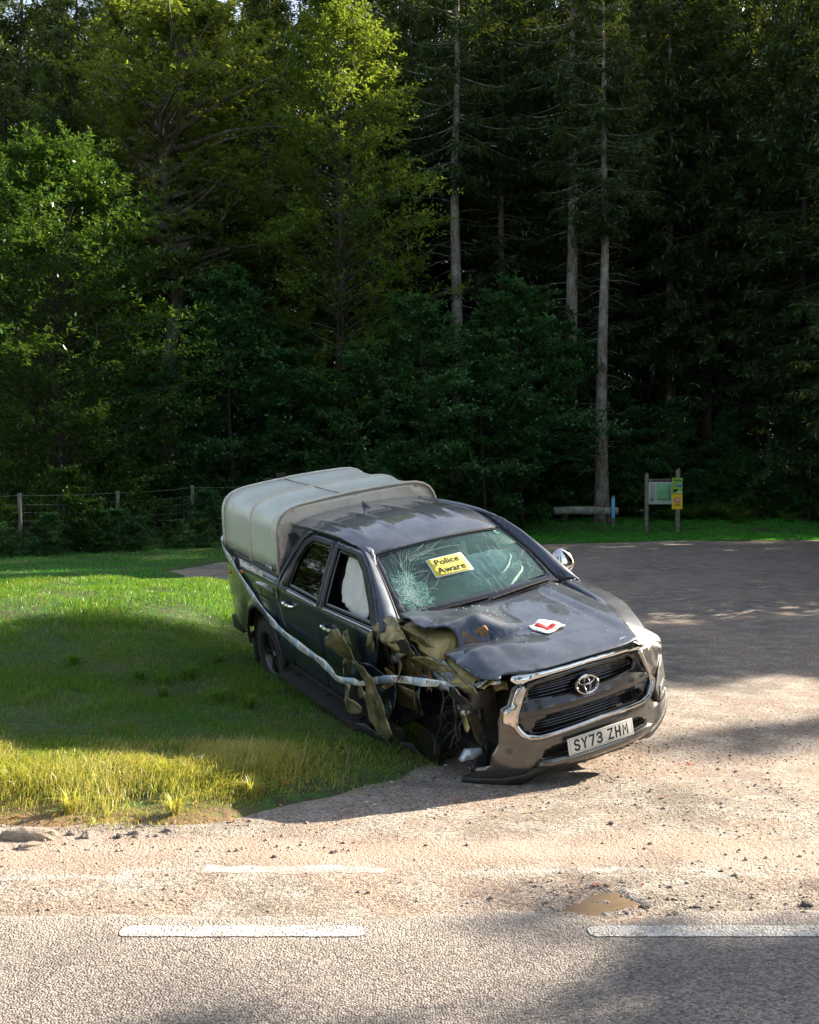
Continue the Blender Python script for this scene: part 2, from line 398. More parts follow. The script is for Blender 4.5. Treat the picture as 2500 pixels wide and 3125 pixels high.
def unit(a): return a / (np.linalg.norm(a, axis=-1, keepdims=True) + 1e-9)
def leaf_quads(P, D, Nn, Ln, Wd):
    D = unit(D); S = unit(np.cross(D, Nn)); Ln = Ln[:, None]; Wd = Wd[:, None]
    return np.stack([P, P + D * Ln * .5 + S * Wd * .5, P + D * Ln, P + D * Ln * .5 - S * Wd * .5], 1).reshape(-1, 3)
def twig_leaves(rs, A, D, T, n, size, flat=.45, droop=0.0, aspect=.55, spread=.9):
    """n leaves along each twig (start A, unit direction D, length T), lying roughly in a level spray"""
    k = len(A); t = rs.uniform(.05, 1, (k, n, 1)); side = np.sign(rs.uniform(-1, 1, (k, n, 1)))
    up = unit(np.array([0, 0, 1.0]) + rs.normal(0, flat, (k, n, 3)))
    Dn = np.broadcast_to(D[:, None, :], (k, n, 3)); S = unit(np.cross(Dn, up))
    P = A[:, None, :] + Dn * t * T[:, None, None] + rs.normal(0, .035, (k, n, 3))
    P[..., 2] -= (t[..., 0] ** 2) * droop * T[:, None]
    d = unit(Dn * rs.uniform(.2, 1, (k, n, 1)) + S * side * spread + rs.normal(0, .25, (k, n, 3)))
    d[..., 2] -= .15 + droop * .5
    ln = size * rs.uniform(.6, 1.25, (k, n))
    return leaf_quads(P.reshape(-1, 3), d.reshape(-1, 3), up.reshape(-1, 3), ln.ravel(), ln.ravel() * aspect)
def broad_crown(seed, H, prof, base, nb, nt, nl, size, trunk_fn, limb_r=.05, rise=.45, gaps=.25, lmat=LEAF_DARK, aspect=.55, sticks=True):
    """crown mesh + limb geometry: limbs from the trunk to an uneven envelope, twigs off each limb, leaves off each twig"""
    rs = np.random.RandomState(seed); TA = []; TD = []; TL = []; mb = MB()
    for i in range(nb):
        h = base + (H - base) * ((i + rs.uniform(0, 1)) / nb) ** .92; u = (h - base) / (H - base)
        az = i * 2.4 + rs.uniform(-.5, .5); Rr = prof(u) * rs.uniform(1 - gaps * 1.6, 1.12)
        o = np.array(trunk_fn(h * .96)); d0 = np.array([math.cos(az), math.sin(az), rise * (.3 + u) + rs.uniform(-.15, .25)])
        d0 /= np.linalg.norm(d0); m = 6; pts = [o]; dd = d0.copy()
        for j in range(m):
            dd = unit(dd + rs.normal(0, .12, 3) + np.array([0, 0, -.06 if j > 2 else .02])); pts.append(pts[-1] + dd * Rr / m)
        if sticks: mb.tube(pts, [max(.006, limb_r * (Rr / 3) * (1 - j / (m + .5))) for j in range(m + 1)], 4, False)
        pts = np.array(pts)
        for q in range(nt):
            s = rs.uniform(.25, 1) * m; j = min(int(s), m - 1); a = pts[j] + (pts[j + 1] - pts[j]) * (s - j)
            ld = unit(pts[j + 1] - pts[j]); sv = unit(np.cross(ld, [0, 0, 1.0])) * rs.choice([-1, 1])
            td = unit(ld * rs.uniform(.3, 1) + sv * rs.uniform(.2, 1) + rs.normal(0, .22, 3)); tl = rs.uniform(.22, .42) * Rr * (1.15 - s / m * .45) + .15
            TA.append(a); TD.append(td); TL.append(tl)
    V = twig_leaves(rs, np.array(TA), np.array(TD), np.array(TL), nl, size, aspect=aspect)
    return fast_mesh('crown', V, 4, lmat), mb
def trunk_curve(seed, H, lean=0, wob_=.15):
    def f(h):
        t = h / H; return (lean * t * H + wob_ * nz(seed, t * 3.1, 1) * (.3 + t) * 2, wob_ * nz(seed, t * 2.7, 9) * (.3 + t) * 2, h)
    return f
def trunk_mb(f, H, r, n=10, seg=16, taper=.85, flare=.35):
    return MB().tube([f(H * i / seg) for i in range(seg + 1)], [r * (1 + flare * math.exp(-i * 1.6)) * (1 - taper * (i / seg)) for i in range(seg + 1)], n)
def conifer_mesh(seed, H, base, Rmax, size=.34, dead=True, dens=1.0, hang=.5, r0=.27):
    """spruce: whorls of drooping branches set with hanging twigs; dead snags below the crown"""
    rs = np.random.RandomState(seed); f = trunk_curve(seed, H, 0, .12); tb = trunk_mb(f, H, r0, 10, 18, .93)
    TA = []; TD = []; TL = []; h = base; 
    while h < H - .3:
        u = (h - base) / (H - base); Rr0 = Rmax * (min(1, u * 3 + .45)) * (1 - u) ** .72 + .25
        nb = rs.randint(4, 7)
        for b in range(nb):
            az = rs.uniform(0, 6.28); Rr = Rr0 * rs.uniform(.6, 1.15); o = np.array(f(h + rs.uniform(-.15, .15)))
            el = .30 - .75 * (1 - u) + rs.uniform(-.12, .12); m = 5; pts = [o]; dd = np.array([math.cos(az), math.sin(az), el])
            for j in range(m):
                dd = unit(dd + np.array([0, 0, -.07 + .075 * j]) + rs.normal(0, .05, 3)); pts.append(pts[-1] + dd * Rr / m)
            tb.tube(pts, [.035 * (1 - j / 5.4) * (Rr / 3 + .3) for j in range(m + 1)], 3, False)
            pts = np.array(pts); k = int(Rr * 7 * dens) + 3
            s = rs.uniform(.12, 1, k) * m; j = np.minimum(s.astype(int), m - 1)
            a = pts[j] + (pts[j + 1] - pts[j]) * (s - j)[:, None]; ld = unit(pts[j + 1] - pts[j])
            sv = np.cross(ld, [0, 0, 1.0]) * rs.choice([-1, 1], (k, 1))
            td = unit(ld * .55 + sv * rs.uniform(.3, 1, (k, 1)) + np.array([0, 0, -hang]) * rs.uniform(.3, 1.3, (k, 1)))
            TA.append(a); TD.append(td); TL.append(rs.uniform(.3, .75, k) * (1.1 - .5 * s / m) * min(1, Rr / 2 + .3))
        h += rs.uniform(.30, .48)
    if dead:
        h = 2.0
        while h < base + 1.5:
            for b in range(rs.randint(1, 4)):
                az = rs.uniform(0, 6.28); o = np.array(f(h)); l = rs.uniform(.5, 2.3); d = np.array([math.cos(az), math.sin(az), rs.uniform(-.35, .25)])
                tb.tube([o, o + d * l * .5, o + d * l + np.array([0, 0, -l * .12])], [.022, .014, .004], 3, False)
            h += rs.uniform(.25, .7)
    V = twig_leaves(rs, np.vstack(TA), np.vstack(TD), np.concatenate(TL), 7, size, .5, .25, .22, .75)
    return tb, fast_mesh('crown', V, 4, NEEDLE)
def trunk_me(mb, bm_):
    me = bpy.data.meshes.new('trunk'); me.from_pydata([tuple(map(float, v)) for v in mb.V], [], mb.F); me.update(); me.shade_smooth(); me.materials.append(bm_); return me
def place_tree(name, parts, x, y, rz, sc, label, cat='tree', group=None, sz=None, z=None):
    r = empty(name, label, cat, (x, y, (height(x, y) if z is None else z) - .08), rz, group); r.scale = (sc, sc, sz or sc)
    for pn, me in parts: link(pn, me, r)
    return r
CON = []
for sd_, H, base, Rm, r0 in ((11, 27, 6.5, 3.6, .27), (23, 29, 15.5, 3.6, .37), (37, 25, 4.0, 3.7, .25), (41, 26, 1.2, 3.9, .26)):
    tb, cr = conifer_mesh(sd_, H, base, Rm, r0=r0); CON.append([('trunk', trunk_me(tb, BARK_PALE if sd_ == 23 else BARK_GREY if sd_ == 11 else BARK_DARK)), ('crown', cr)])
def broad(seed, H, prof, base, nb, nt, nl, size, r, lm, bk, lean=0, wb=.4, **kw):
    f = trunk_curve(seed, H, lean, wb); cr, lb = broad_crown(seed, H, prof, base, nb, nt, nl, size, f, lmat=lm, **kw)
    tb = trunk_mb(f, H * .95, r, 10, 18, .9); tb.add(lb.V, lb.F)
    return [('trunk', trunk_me(tb, bk)), ('crown', cr)]
dome = lambda Rm, p=.5: (lambda u: Rm * (min(1, .45 + u * 2.2)) * max(.05, 1 - u ** 2.2) ** p)
cone = lambda Rm: (lambda u: Rm * min(1, .6 + u * 2) * max(.04, 1 - u) ** .7)
T_OAK = broad(5, 20, dome(5.4), 9.0, 130, 16, 26, .17, .40, LEAF_OAK, BARK_GREY, wb=1.0, limb_r=.09, gaps=.3)
T_OAK2 = broad(15, 21, dome(4.4), 4.5, 110, 15, 26, .16, .26, LEAF_OAK, BARK_DARK, wb=.8, limb_r=.08, gaps=.35)
T_LARCH = broad(7, 22.5, (lambda u: 5.0 * min(1, .55 + u * 1.5) * max(.04, 1 - u ** 1.7) ** .8), 1.5, 190, 17, 26, .15, .20, LEAF_LIME, BARK_DARK, rise=.75, wb=.25, limb_r=.05, gaps=.22, aspect=.42)
T_BUSH = broad(9, 12.5, dome(5.0, .6), .3, 170, 17, 30, .16, .18, LEAF_BUSH, BARK_DARK, rise=.7, limb_r=.035, gaps=.15, aspect=.38)
T_SAP = [broad(50 + i, 8.5, dome(2.6 + .3 * i, .6), .4, 62, 13, 24, .15, .08, LEAF_DARK, BARK_DARK, rise=.5, limb_r=.025, gaps=.3) for i in range(3)]
T_SHRUB = [broad(70 + i, 3.2, dome(1.7, .6), .1, 42, 11, 20, .13, .035, [LEAF_BUSH, LEAF_DARK][i], BARK_DARK, rise=.7, limb_r=.02, gaps=.25) for i in range(2)]

def P2X(px, D): return (px * 1.4493 - 1250) / 3363.3 * D      # pixel column of the 1725 px wide view -> x at distance D (used only to lay out the wood)
# the trees that can be told apart
place_tree('broadleaf_tree', T_BUSH, -10.9, 34.5, 0, 1.0, 'big rounded leafy tree reaching the ground behind the fence at far left')
place_tree('oak_tree', T_OAK, -9.1, 42, 1.2, 1.0, 'gnarled old broadleaf tree with a crooked bare trunk right of the rounded tree')
place_tree('larch_tree', T_LARCH, -2.55, 40.5, 0, 1.0, 'tall feathery tree with the brightest sunlit top above the truck canopy')
place_tree('oak_tree', T_OAK2, -12.5, 47, 2, 1.05, 'yellow green broadleaf tree behind the rounded tree, against the top left of the sky')
place_tree('oak_tree', T_OAK2, -6.0, 46.5, 4.2, 1.0, 'broadleaf tree between the gnarled tree and the feathery sunlit tree')
place_tree('spruce_tree', CON[1], 2.05, 48.0, .5, .95, 'tall conifer with a thick bare trunk right of the feathery sunlit tree')
place_tree('spruce_tree', CON[1], 6.95, 47.5, 2.6, .97, 'tall conifer with the palest thick bare trunk, left of the notice board')
place_tree('spruce_tree', CON[1], 7.85, 44.9, 4.0, .78, 'slim bare trunked conifer with dead side twigs, behind the blue marker post')
place_tree('spruce_tree', CON[2], 16.5, 46.5, 1.0, 1, 'dark drooping conifer closing the wood at the right edge')
place_tree('spruce_tree', CON[3], 13.3, 49.5, 3.0, 1, 'dark conifer standing behind and right of the notice board')
place_tree('spruce_tree', CON[2], -9.6, 50, 3.3, 1.05, 'conifer with a bare lower trunk glimpsed behind the gnarled tree')
sap = [(6.2, 47.0, .9, 1, 'young tree hiding the lower part of the pale trunk'), (-8.9, 39.6, .72, 2, 'young tree hiding the foot of the gnarled tree'), (-6.3, 39.0, 1.12, 0, 'leafy young tree filling the gap right of the rounded tree'), (-4.2, 38.6, .78, 1, 'leafy young tree just behind the canopy of the truck, left one'),
       (-1.9, 37.8, .8, 2, 'lighter green shrubby tree rising right behind the canopy roof'), (.5, 39.0, 1.02, 1, 'young broadleaf tree with feathery top behind the cab roof'),
       (2.7, 40.6, .92, 0, 'broad young tree in front of the thick bare trunk'), (4.5, 43.4, 1.16, 2, 'young tree with the widest crown left of the pale trunk'),
       (6.2, 45.8, 1.0, 1, 'young tree wrapping the foot of the pale trunk'), (8.9, 47.3, .66, 2, 'young tree behind the marker post'),
       (11.0, 46.9, .62, 0, 'bluish green young tree behind the notice board'), (13.5, 47.2, .55, 1, 'dark young tree right of the notice board'), (16.6, 45.6, .78, 2, 'low young tree at the right edge of the lawn')]
for i, (x, y, s, k, lb) in enumerate(sap):
    place_tree('young_tree', T_SAP[k], x, y, i * 1.7, s, lb)
rs = np.random.RandomState(77)
for i in range(4):    # second row of young trees that read as one screen
    place_tree('young_tree', T_SAP[i % 3], -8 + i * 3.7 + rs.uniform(-.6, .6), 43.6 + rs.uniform(-.5, .8), i * 2.1, [1.25, .95, 1.3, 1.05][i],
               ['bushy young tree in the second row, behind the gap beside the rounded tree', 'lower young tree in the second row, behind the canopy', 'tall young tree in the second row, left of the feathery tree trunk', 'young tree in the second row, straight behind the cab roof'][i], group='young trees in the second row of the wood')
# the wood behind
k = 0
for row, (y0, step, off) in enumerate(((50, 4.0, 0), (54, 3.5, 1.6), (59, 3.6, .6), (66, 4.0, 2), (75, 4.4, 1))):
    x = -24 - row * 2.5 + off
    while x < 26 + row * 3:
        xx, yy = x + rs.uniform(-1, 1), y0 + rs.uniform(-1.6, 1.6); k += 1
        if not (row == 0 and (abs(xx - 2.1) < 1.6 or -14 < xx < -4.5)):
            place_tree('spruce_tree', CON[[0, 3, 2, 3][k % 4] if row else [0, 2][k % 2]], xx, yy, rs.uniform(0, 6.28), [.93, 1.02, 1.08, 1.12, 1.15][row] * rs.uniform(.93, 1.04) * (1.14 if row and xx > 1.5 else 1.0),
                       'tall dark conifer standing in the rows of the wood behind', group='conifers in the wood behind', z=None)
        x += step
# the wood goes on round the right of the lay-by and across the road; it shades the ground in front
def sunline(t, c):   # point t metres along the sun's bearing on the line y = c + .48 x
    return (t * .9015, c + .48 * t * .9015)
SH = [(16, 11.9, 3), (20, 11.7, 3), (24, 12.0, 2), (29, 11.8, 3), (19, 21.2, 3), (26, 21.2, 2), (16.5, 23.5, 3), (22, 25, 3), (31, 24, 2), (18, 30, 2), (27, 31, 1), (36, 21.5, 3), (38, 27, 0), (19, 37, 3), (45, 11.9, 2), (33, 36, 2), (24, 23, 3), (28, 27, 2), (34, 30, 3), (23, 34, 3)]
for i, (t, c, kk) in enumerate(SH):
    x, y = sunline(t, c); place_tree('spruce_tree', CON[kk], x, y, i * 1.3, .76 if c < 12.6 else .95, 'conifer of the wood round the right side of the lay-by', group='conifers right of the lay-by', z=0, sz=.95)
SH2 = [(17, 1.1, 3), (19, -.6, 3), (23, -.9, 3), (27, .2, 2), (15, -2.5, 3), (21, 1.3, 3), (25, .9, 3), (29, 1.2, 3), (34, 1.0, 3), (22, -4.5, 3), (30, -5, 2), (26, -10, 3)]
for (x, y, s_, k_, lb) in ((9.9, 20.2, .72, 0, 'unseen young tree added right of the lay-by to block low sun, nearest of the four'), (11.6, 21.9, .75, 2, 'unseen young tree added right of the lay-by to block low sun, second of the four'), (12.0, 24.4, .80, 1, 'unseen young tree added right of the lay-by to block low sun, third of the four'), (13.4, 26.6, .8, 2, 'unseen young tree added right of the lay-by to block low sun, farthest of the four')):
    place_tree('young_tree', T_SAP[k_], x, y, 1, s_, lb)  # out of view, added to keep low sun off the far gravel
place_tree('broadleaf_tree', T_BUSH, 13.0, 23.4, 2, .56, 'small dense leafy tree added out of view right of the lay-by to block low sun')  # another added blocker, stops sun dapples on the far gravel
x, y = sunline(39, 7.2); place_tree('spruce_tree', CON[3], x, y, .7, .73, 'shorter conifer added out of view on the right so its tip shades the gravel', z=0)  # added out of view, height set for a soft partial shadow
for i, (t, c, kk) in enumerate(SH2):
    x, y = sunline(t, c); place_tree('spruce_tree', CON[kk], x, y, i * 2.3, .98, 'conifer across the road on the right', group='conifers across the road', z=0)

# dark leaf litter and scrub under the wood's edge
def shrub(x, y, s, k, lb, rz, grp=None): return place_tree('shrub', T_SHRUB[k], x, y, rz, s, lb, 'shrub', grp)
sh = [(-12.6, 31.2, .75, 0, 'bramble bush behind the leftmost fence post'), (-9.9, 31.6, .72, 0, 'bramble bush between the left and middle fence posts'),
      (-8.1, 32.6, .62, 0, 'bramble bush right behind the middle fence post'), (-6.3, 33.8, .5, 1, 'low brown bramble at the right fence post'),
      (-4.4, 34.6, .55, 1, 'bramble next to the rear of the canopy')]
for i, (x, y, s, k, lb) in enumerate(sh): shrub(x, y, s, k, lb, i * 1.1)
for i in range(30):
    x = -15 + i * 1.08 + rs.uniform(-.3, .3); y = (37.5 if x < 0 else 41.6 if x < 4 else 46.3) + rs.uniform(-.5, .9)
    shrub(x, y, rs.uniform(.5, .95), i % 2, 'low leafy shrub at the foot of the wood', i * 1.9, 'shrubs along the foot of the wood')

# woods on the left of the road and on the photographer's side: seen in the paint and chrome only
SURR = [(-17, 13, 3), (-19, 19, 2), (-21, 25, 3), (-24, 30, 0), (-16, 7, 3), (-23, 8, 2), (-26, 15, 3), (-28, 22, 2), (-20, 1, 3), (-12, -13, 3), (-6, -15, 2), (0, -13.5, 3), (6, -15, 0), (12, -14, 3), (-9, -19, 2), (3, -20, 3), (-18, -10, 2), (15, -20, 2)]
for i, (x, y, kk) in enumerate(SURR):
    place_tree('spruce_tree', CON[kk], x, y, i * 1.9, .80, 'conifer of the woods on the left and behind the road', group='conifers left of and behind the road', z=0)
# weeds grown up through and in front of the fence
rs = np.random.RandomState(5)
for i in range(34):
    x = -15 + i * .40 + rs.uniform(-.2, .2); y = 27.2 + (x + 15) * .52 + rs.uniform(-.3, .5)
    if x < -13.5: continue
    shrub(x, y, rs.uniform(.20, .36) * (1.3 if x < -7 else .8), i % 2, 'low weedy bush growing up through the wire fence', i * 1.3, 'weedy bushes along the fence')
for i, (x, y, lb) in enumerate(((-12.6, 40.5, 'dark conifer close behind the rounded tree, nearer one'), (-15.5, 42.5, 'dark conifer behind the rounded tree at the left edge'), (-9.8, 45.6, 'dark conifer between the rounded tree and the gnarled tree, farther back'))):
    place_tree('spruce_tree', CON[3], x, y, i * 2.2 + .4, .72, lb)

# ---------------------------------------------------------------- the crashed pick-up
# truck frame: x forwards (0 at the bumper), y to its own left, z up
TM = Matrix(((0.447633,0.886023,-0.120780,1.338497), (-0.889444,0.427227,-0.162374,7.471824), (-0.092267,0.180111,0.979309,-0.238548), (0, 0, 0, 1)))
truck = empty('pickup_truck', 'crashed dark blue double cab pickup truck with one crushed front corner, half on the grass', 'pickup truck')
truck.matrix_world = TM
def paint():
    m = mat('dark_blue_paint', (.05, .062, .088), .48, .8, 1.0); v = coords(m)
    n = ntex(m, v, 900, 2); dust = ntex(m, v, 5, 6, .7)
    up_ = N(m, 'ShaderNodeSeparateXYZ'); L(m, N(m, 'ShaderNodeNewGeometry').outputs['Normal'], up_.inputs[0])
    dust_sheen = mth(m, 'MULTIPLY', ramp(m, dust, [(.35, (.15, .15, .15)), (.75, (.60, .60, .60))]), mth(m, 'MULTIPLY', mth(m, 'SUBTRACT', up_.outputs[2], .35), 1.7, True))
    c = mix(m, dust_sheen, (.036, .050, .080), (.27, .27, .265))  # dust plus painted sun sheen: upward faces greyer, sides left dark
    L(m, c, bsdf(m).inputs['Base Color'])
    L(m, ramp(m, dust, [(.4, (.015, .015, .015)), (.75, (.07, .07, .07))]), bsdf(m).inputs['Coat Roughness'])
    L(m, bump(m, n, .06, .002), bsdf(m).inputs['Normal']); return m
PAINT_T = paint()
CHROME = noisy('chrome', (.82, .83, .84), (.70, .69, .66), 14, .07, 1, 0, 0)
BLACK = noisy('black_plastic', (.016, .016, .017), (.03, .029, .028), 12, .5, 0, 60, .15)
GLOSSB = mat('gloss_black', (.010, .010, .011), .12, 0, .5)
RUBBER = noisy('rubber', (.012, .012, .012), (.035, .032, .028), 9, .8, 0, 50, .3)
DARK = noisy('dark_underbody', (.008, .008, .008), (.022, .018, .014), 9, .85, 0, 30, .5)
ALU = noisy('aluminium_sheet', (.72, .75, .68), (.62, .66, .58), 3, .36, .2, 140, .05, .003)
ALU_T = noisy('aluminium_trim', (.74, .70, .62), (.66, .62, .54), 8, .36, .25, 90, .1, .003)
TORN = noisy('torn_primer_steel', (.24, .18, .06), (.44, .35, .15), 6, .38, .5, 14, .25, .02)
TORN2 = noisy('dusty_torn_paint', (.10, .09, .05), (.38, .33, .19), 9, .36, .6, 16, .3, .02)
BARE = noisy('bare_torn_metal', (.35, .38, .40), (.12, .12, .11), 9, .25, .9, 16, .25, .02)
RUST = noisy('rusty_inside', (.16, .075, .03), (.30, .17, .07), 9, .6, .3, 25, .6, .02)
GREY = noisy('grey_bumper_paint', (.085, .083, .08), (.12, .117, .11), 5, .26, .75, 200, .04, .002, 1)
CLOTH = noisy('white_cloth', (.62, .64, .60), (.74, .75, .72), 5, .9, 0, 30, .4, .01)
SEAT = noisy('seat_fabric', (.03, .032, .035), (.06, .06, .062), 9, .85)
SEAT_LIT = noisy('seat_fabric_lit', (.38, .40, .37), (.46, .47, .44), 4, .8)

def SYr(x, z):
    b = (.925 - .045 * ((.85 - z) / .55) ** 2) if z < .85 else (.925 - .035 * ((z - .85) / .35) ** 2) if z <= 1.2 else (.89 - .22 * (z - 1.2) / .5 - .03 * ((z - 1.2) / .5) ** 2)
    if x > -.9: b -= .30 * ((x + .9) / .9) ** 2
    if x < -4.7: b -= .04 * ((-x - 4.7) / .55) ** 2
    b += .012 * fs(1.10, 1.15, z) * (1 - fs(1.17, 1.20, z)) - .012 * math.exp(-((z - .72) / .06) ** 2)
    for ax in (-4.085, -.95):
        r = math.hypot(x - ax, z - .39)
        if z > .15: b += .040 * math.exp(-((r - .50) / .055) ** 2)
    return b
def arc(cx, cz, r, a0, a1, n=14): return [(cx + r * math.cos(R(a0 + (a1 - a0) * i / n)), cz + r * math.sin(R(a0 + (a1 - a0) * i / n))) for i in range(n + 1)]
def band(P, w_, n=1):   # open polyline -> thin polygon
    P = [Vector(p) for p in P]; A = []; B = []
    for i, p in enumerate(P):
        d = (P[min(i + 1, len(P) - 1)] - P[max(0, i - 1)]).normalized(); q = Vector((-d.y, d.x)) * w_ / 2; A.append(tuple(p + q)); B.append(tuple(p - q))
    return A + B[::-1]
RDOOR = [(-3.55, 1.22), (-3.54, 1.02), (-3.45, .82), (-3.38, .62), (-3.37, .45), (-2.575, .45), (-2.545, .9), (-2.55, 1.18), (-2.60, 1.685), (-3.08, 1.685), (-3.28, 1.60), (-3.42, 1.40)]
FDOOR = [(-2.56, .45), (-1.72, .45), (-1.60, .62), (-1.50, .85), (-1.43, 1.05), (-1.40, 1.20), (-1.62, 1.42), (-1.88, 1.595), (-2.08, 1.68), (-2.585, 1.685), (-2.535, 1.18), (-2.53, .9)]
RWIN = [(-3.36, 1.20), (-3.30, 1.43), (-3.19, 1.57), (-3.08, 1.625), (-2.665, 1.63), (-2.625, 1.19)]
FWIN = [(-2.50, 1.19), (-2.535, 1.635), (-2.14, 1.63), (-1.95, 1.545), (-1.70, 1.36), (-1.54, 1.215)]
def glass(name, tint, f=.9, veil=0, vcol=(.2, .5, .45)):
    m = bpy.data.materials.new(name); m.use_nodes = True; m.node_tree.nodes.clear()
    t = N(m, 'ShaderNodeBsdfTransparent'); t.inputs[0].default_value = (*tint, 1)
    g = N(m, 'ShaderNodeBsdfGlossy'); g.inputs['Roughness'].default_value = .02
    fr = N(m, 'ShaderNodeFresnel'); fr.inputs[0].default_value = 1.5
    x = N(m, 'ShaderNodeMixShader'); L(m, mth(m, 'MULTIPLY', fr.outputs[0], f), x.inputs[0]); L(m, t.outputs[0], x.inputs[1]); L(m, g.outputs[0], x.inputs[2])
    out = x.outputs[0]
    if veil:
        d = N(m, 'ShaderNodeBsdfDiffuse'); d.inputs[0].default_value = (*vcol, 1); y = N(m, 'ShaderNodeMixShader')
        L(m, ramp(m, ntex(m, coords(m), 3, 5), [(.3, (veil * .5,) * 3), (.7, (veil * 1.5,) * 3)]), y.inputs[0]); L(m, out, y.inputs[1]); L(m, d.outputs[0], y.inputs[2]); out = y.outputs[0]
    o = N(m, 'ShaderNodeOutputMaterial'); L(m, out, o.inputs[0]); return m
GLASS = glass('windscreen_glass', (.72, .95, .91), .9, .10, (.26, .52, .50)); GLASS_S = glass('side_glass', (.04, .045, .045), 1.0); GLASS_F = glass('front_side_glass', (.75, .85, .82), .9)
# roof with pressed ribs
def roofz(x, y):
    c = 1.665 + .105 * fs(-1.98, -2.75, x) - .02 * fs(-2.9, -3.6, x) if False else (1.668 + .107 * (1 - max(0, (x + 2.75) / .75) ** 2 if x > -2.75 else 1) - .02 * fs(0, 1, (-x - 2.9) / .7))
    z = c - .032 * (abs(y) / .64) ** 2 - .035 * (abs(y) / .66) ** 6
    for ry in (-.50, -.22, .12, .40):
        z += .010 * math.exp(-((y - ry) / .022) ** 2) * fs(-2.25, -2.45, x) * 1 if False else .011 * math.exp(-((y - ry) / .02) ** 2) * fs(0, 1, (-x - 2.25) / .2) * fs(0, 1, (3.62 + x) / .2)
    return z
def ws(u, v):    # u across -1..1 (truck right..left), v up 0..1
    b = Vector((-1.39 + .10 * (1 - u * u), .725 * u, 1.243)); t = Vector((-2.045 + .065 * (1 - u * u), .595 * u, 1.632 + .035 * (1 - u * u)))
    p = b.lerp(t, v); p.z += .035 * math.sin(math.pi * v); return p
def side(s):
    fn = lambda d=0: (lambda x, z: (x, s * (SYr(x, z) + d), z))
    for dn, poly, win in (('rear_door', RDOOR, RWIN), ('front_door', FDOOR, FWIN)):
        d = sheet(dn, poly, fn(), PAINT_T, truck, .055, [win], .012, sharp=50)
        if s < 0 or dn == 'rear_door' or True:
            # black frame round the opening, chrome belt strip, glass, handle
            hole = [(sum(p[0] for p in win) / len(win) + (p[0] - sum(q[0] for q in win) / len(win)) * .91, sum(p[1] for p in win) / len(win) + (p[1] - sum(q[1] for q in win) / len(win)) * .86) for p in win]
            sheet('window_frame', win, fn(-.012), GLOSSB, d, .05, [hole], .01)
            if not (s < 0 and dn == 'front_door'):
                sheet('window_glass', hole, fn(-.022), GLASS_F if dn == 'front_door' else GLASS_S, d, .08, thick=0)
        top_ = [(x, min(z, 1.672)) for x, z in poly if z > 1.17]; bw = [p for p in win]
        ou = ([(-3.50, 1.20), (-3.395, 1.40), (-3.265, 1.585), (-3.075, 1.668), (-2.61, 1.668), (-2.562, 1.185)] if dn == 'rear_door' else [(-1.445, 1.205), (-1.63, 1.40), (-1.885, 1.575), (-2.085, 1.662), (-2.575, 1.668), (-2.53, 1.185)])
        sheet('frame_trim', ou, fn(.0085), BLACK, d, .06, [[(cxy[0], cxy[1]) for cxy in win]], .003)
        x0, x1 = (-3.37, -2.62) if dn == 'rear_door' else (-2.51, -1.52)
        sheet('belt_strip', [(x0, 1.172), (x1, 1.172 + (0 if dn == 'rear_door' else .02)), (x1, 1.182 + (0 if dn == 'rear_door' else .02)), (x0, 1.184)], fn(.008), CHROME, d, .06, thick=.010)
        hx = -3.29 if dn == 'rear_door' else -2.37; hz = 1.055 if dn == 'rear_door' else 1.035
        hb = MB(); y = s * (SYr(hx, hz) + .035)
        hb.tube([(hx - .105, y - s * .03, hz + .004), (hx - .085, y, hz), (hx, y + s * .008, hz), (hx + .07, y, hz), (hx + .10, y - s * .03, hz - .004)], [.010, .016, .018, .016, .011], 10, True, 1.35)
        hb.out('door_handle', CHROME, d)
        MB().lathe([(0, 0), (.052, 0), (.055, s * .004), (.045, -s * .01), (0, -s * .012)], (hx + .02, s * (SYr(hx, hz) + .002), hz), 'y', 20).out('handle_recess', GLOSSB, d)
    # outer ring of the cab: rail, rear pillar, sill
    ring = [(-3.63, .45), (-3.385, .45), (-3.395, .62), (-3.465, .83), (-3.56, 1.03), (-3.565, 1.23), (-3.43, 1.42), (-3.285, 1.615), (-3.08, 1.698), (-2.07, 1.693), (-1.87, 1.608), (-1.61, 1.432), (-1.385, 1.21),
            (-1.35, 1.215), (-1.49, 1.328), (-1.625, 1.44), (-1.88, 1.613), (-2.06, 1.689), (-2.22, 1.708), (-2.8, 1.725), (-3.2, 1.719), (-3.63, 1.698)]
    sheet('cab_pillar', ring, fn(.004), PAINT_T, truck, .05, thick=.01)
    sheet('pillar_strip', [(-2.60, 1.19), (-2.56, 1.19), (-2.55, 1.20), (-2.575, 1.67), (-2.615, 1.67)], fn(.003), GLOSSB, truck, .06, thick=.006)
    I_ = [tuple(ws(-1, v)) for v in (0, .2, .4, .6, .8, .97)] + [(x, -y, roofz(x, y)) for x, y in ((-2.2, .625), (-2.45, .645), (-2.8, .658), (-3.2, .66), (-3.63, .66))]
    O_ = [(-1.355, 1.215), (-1.49, 1.325), (-1.625, 1.437), (-1.76, 1.53), (-1.88, 1.61), (-2.06, 1.685), (-2.22, 1.705), (-2.45, 1.715), (-2.8, 1.722), (-3.2, 1.716), (-3.63, 1.695)]
    V = []; F = []; K = 7
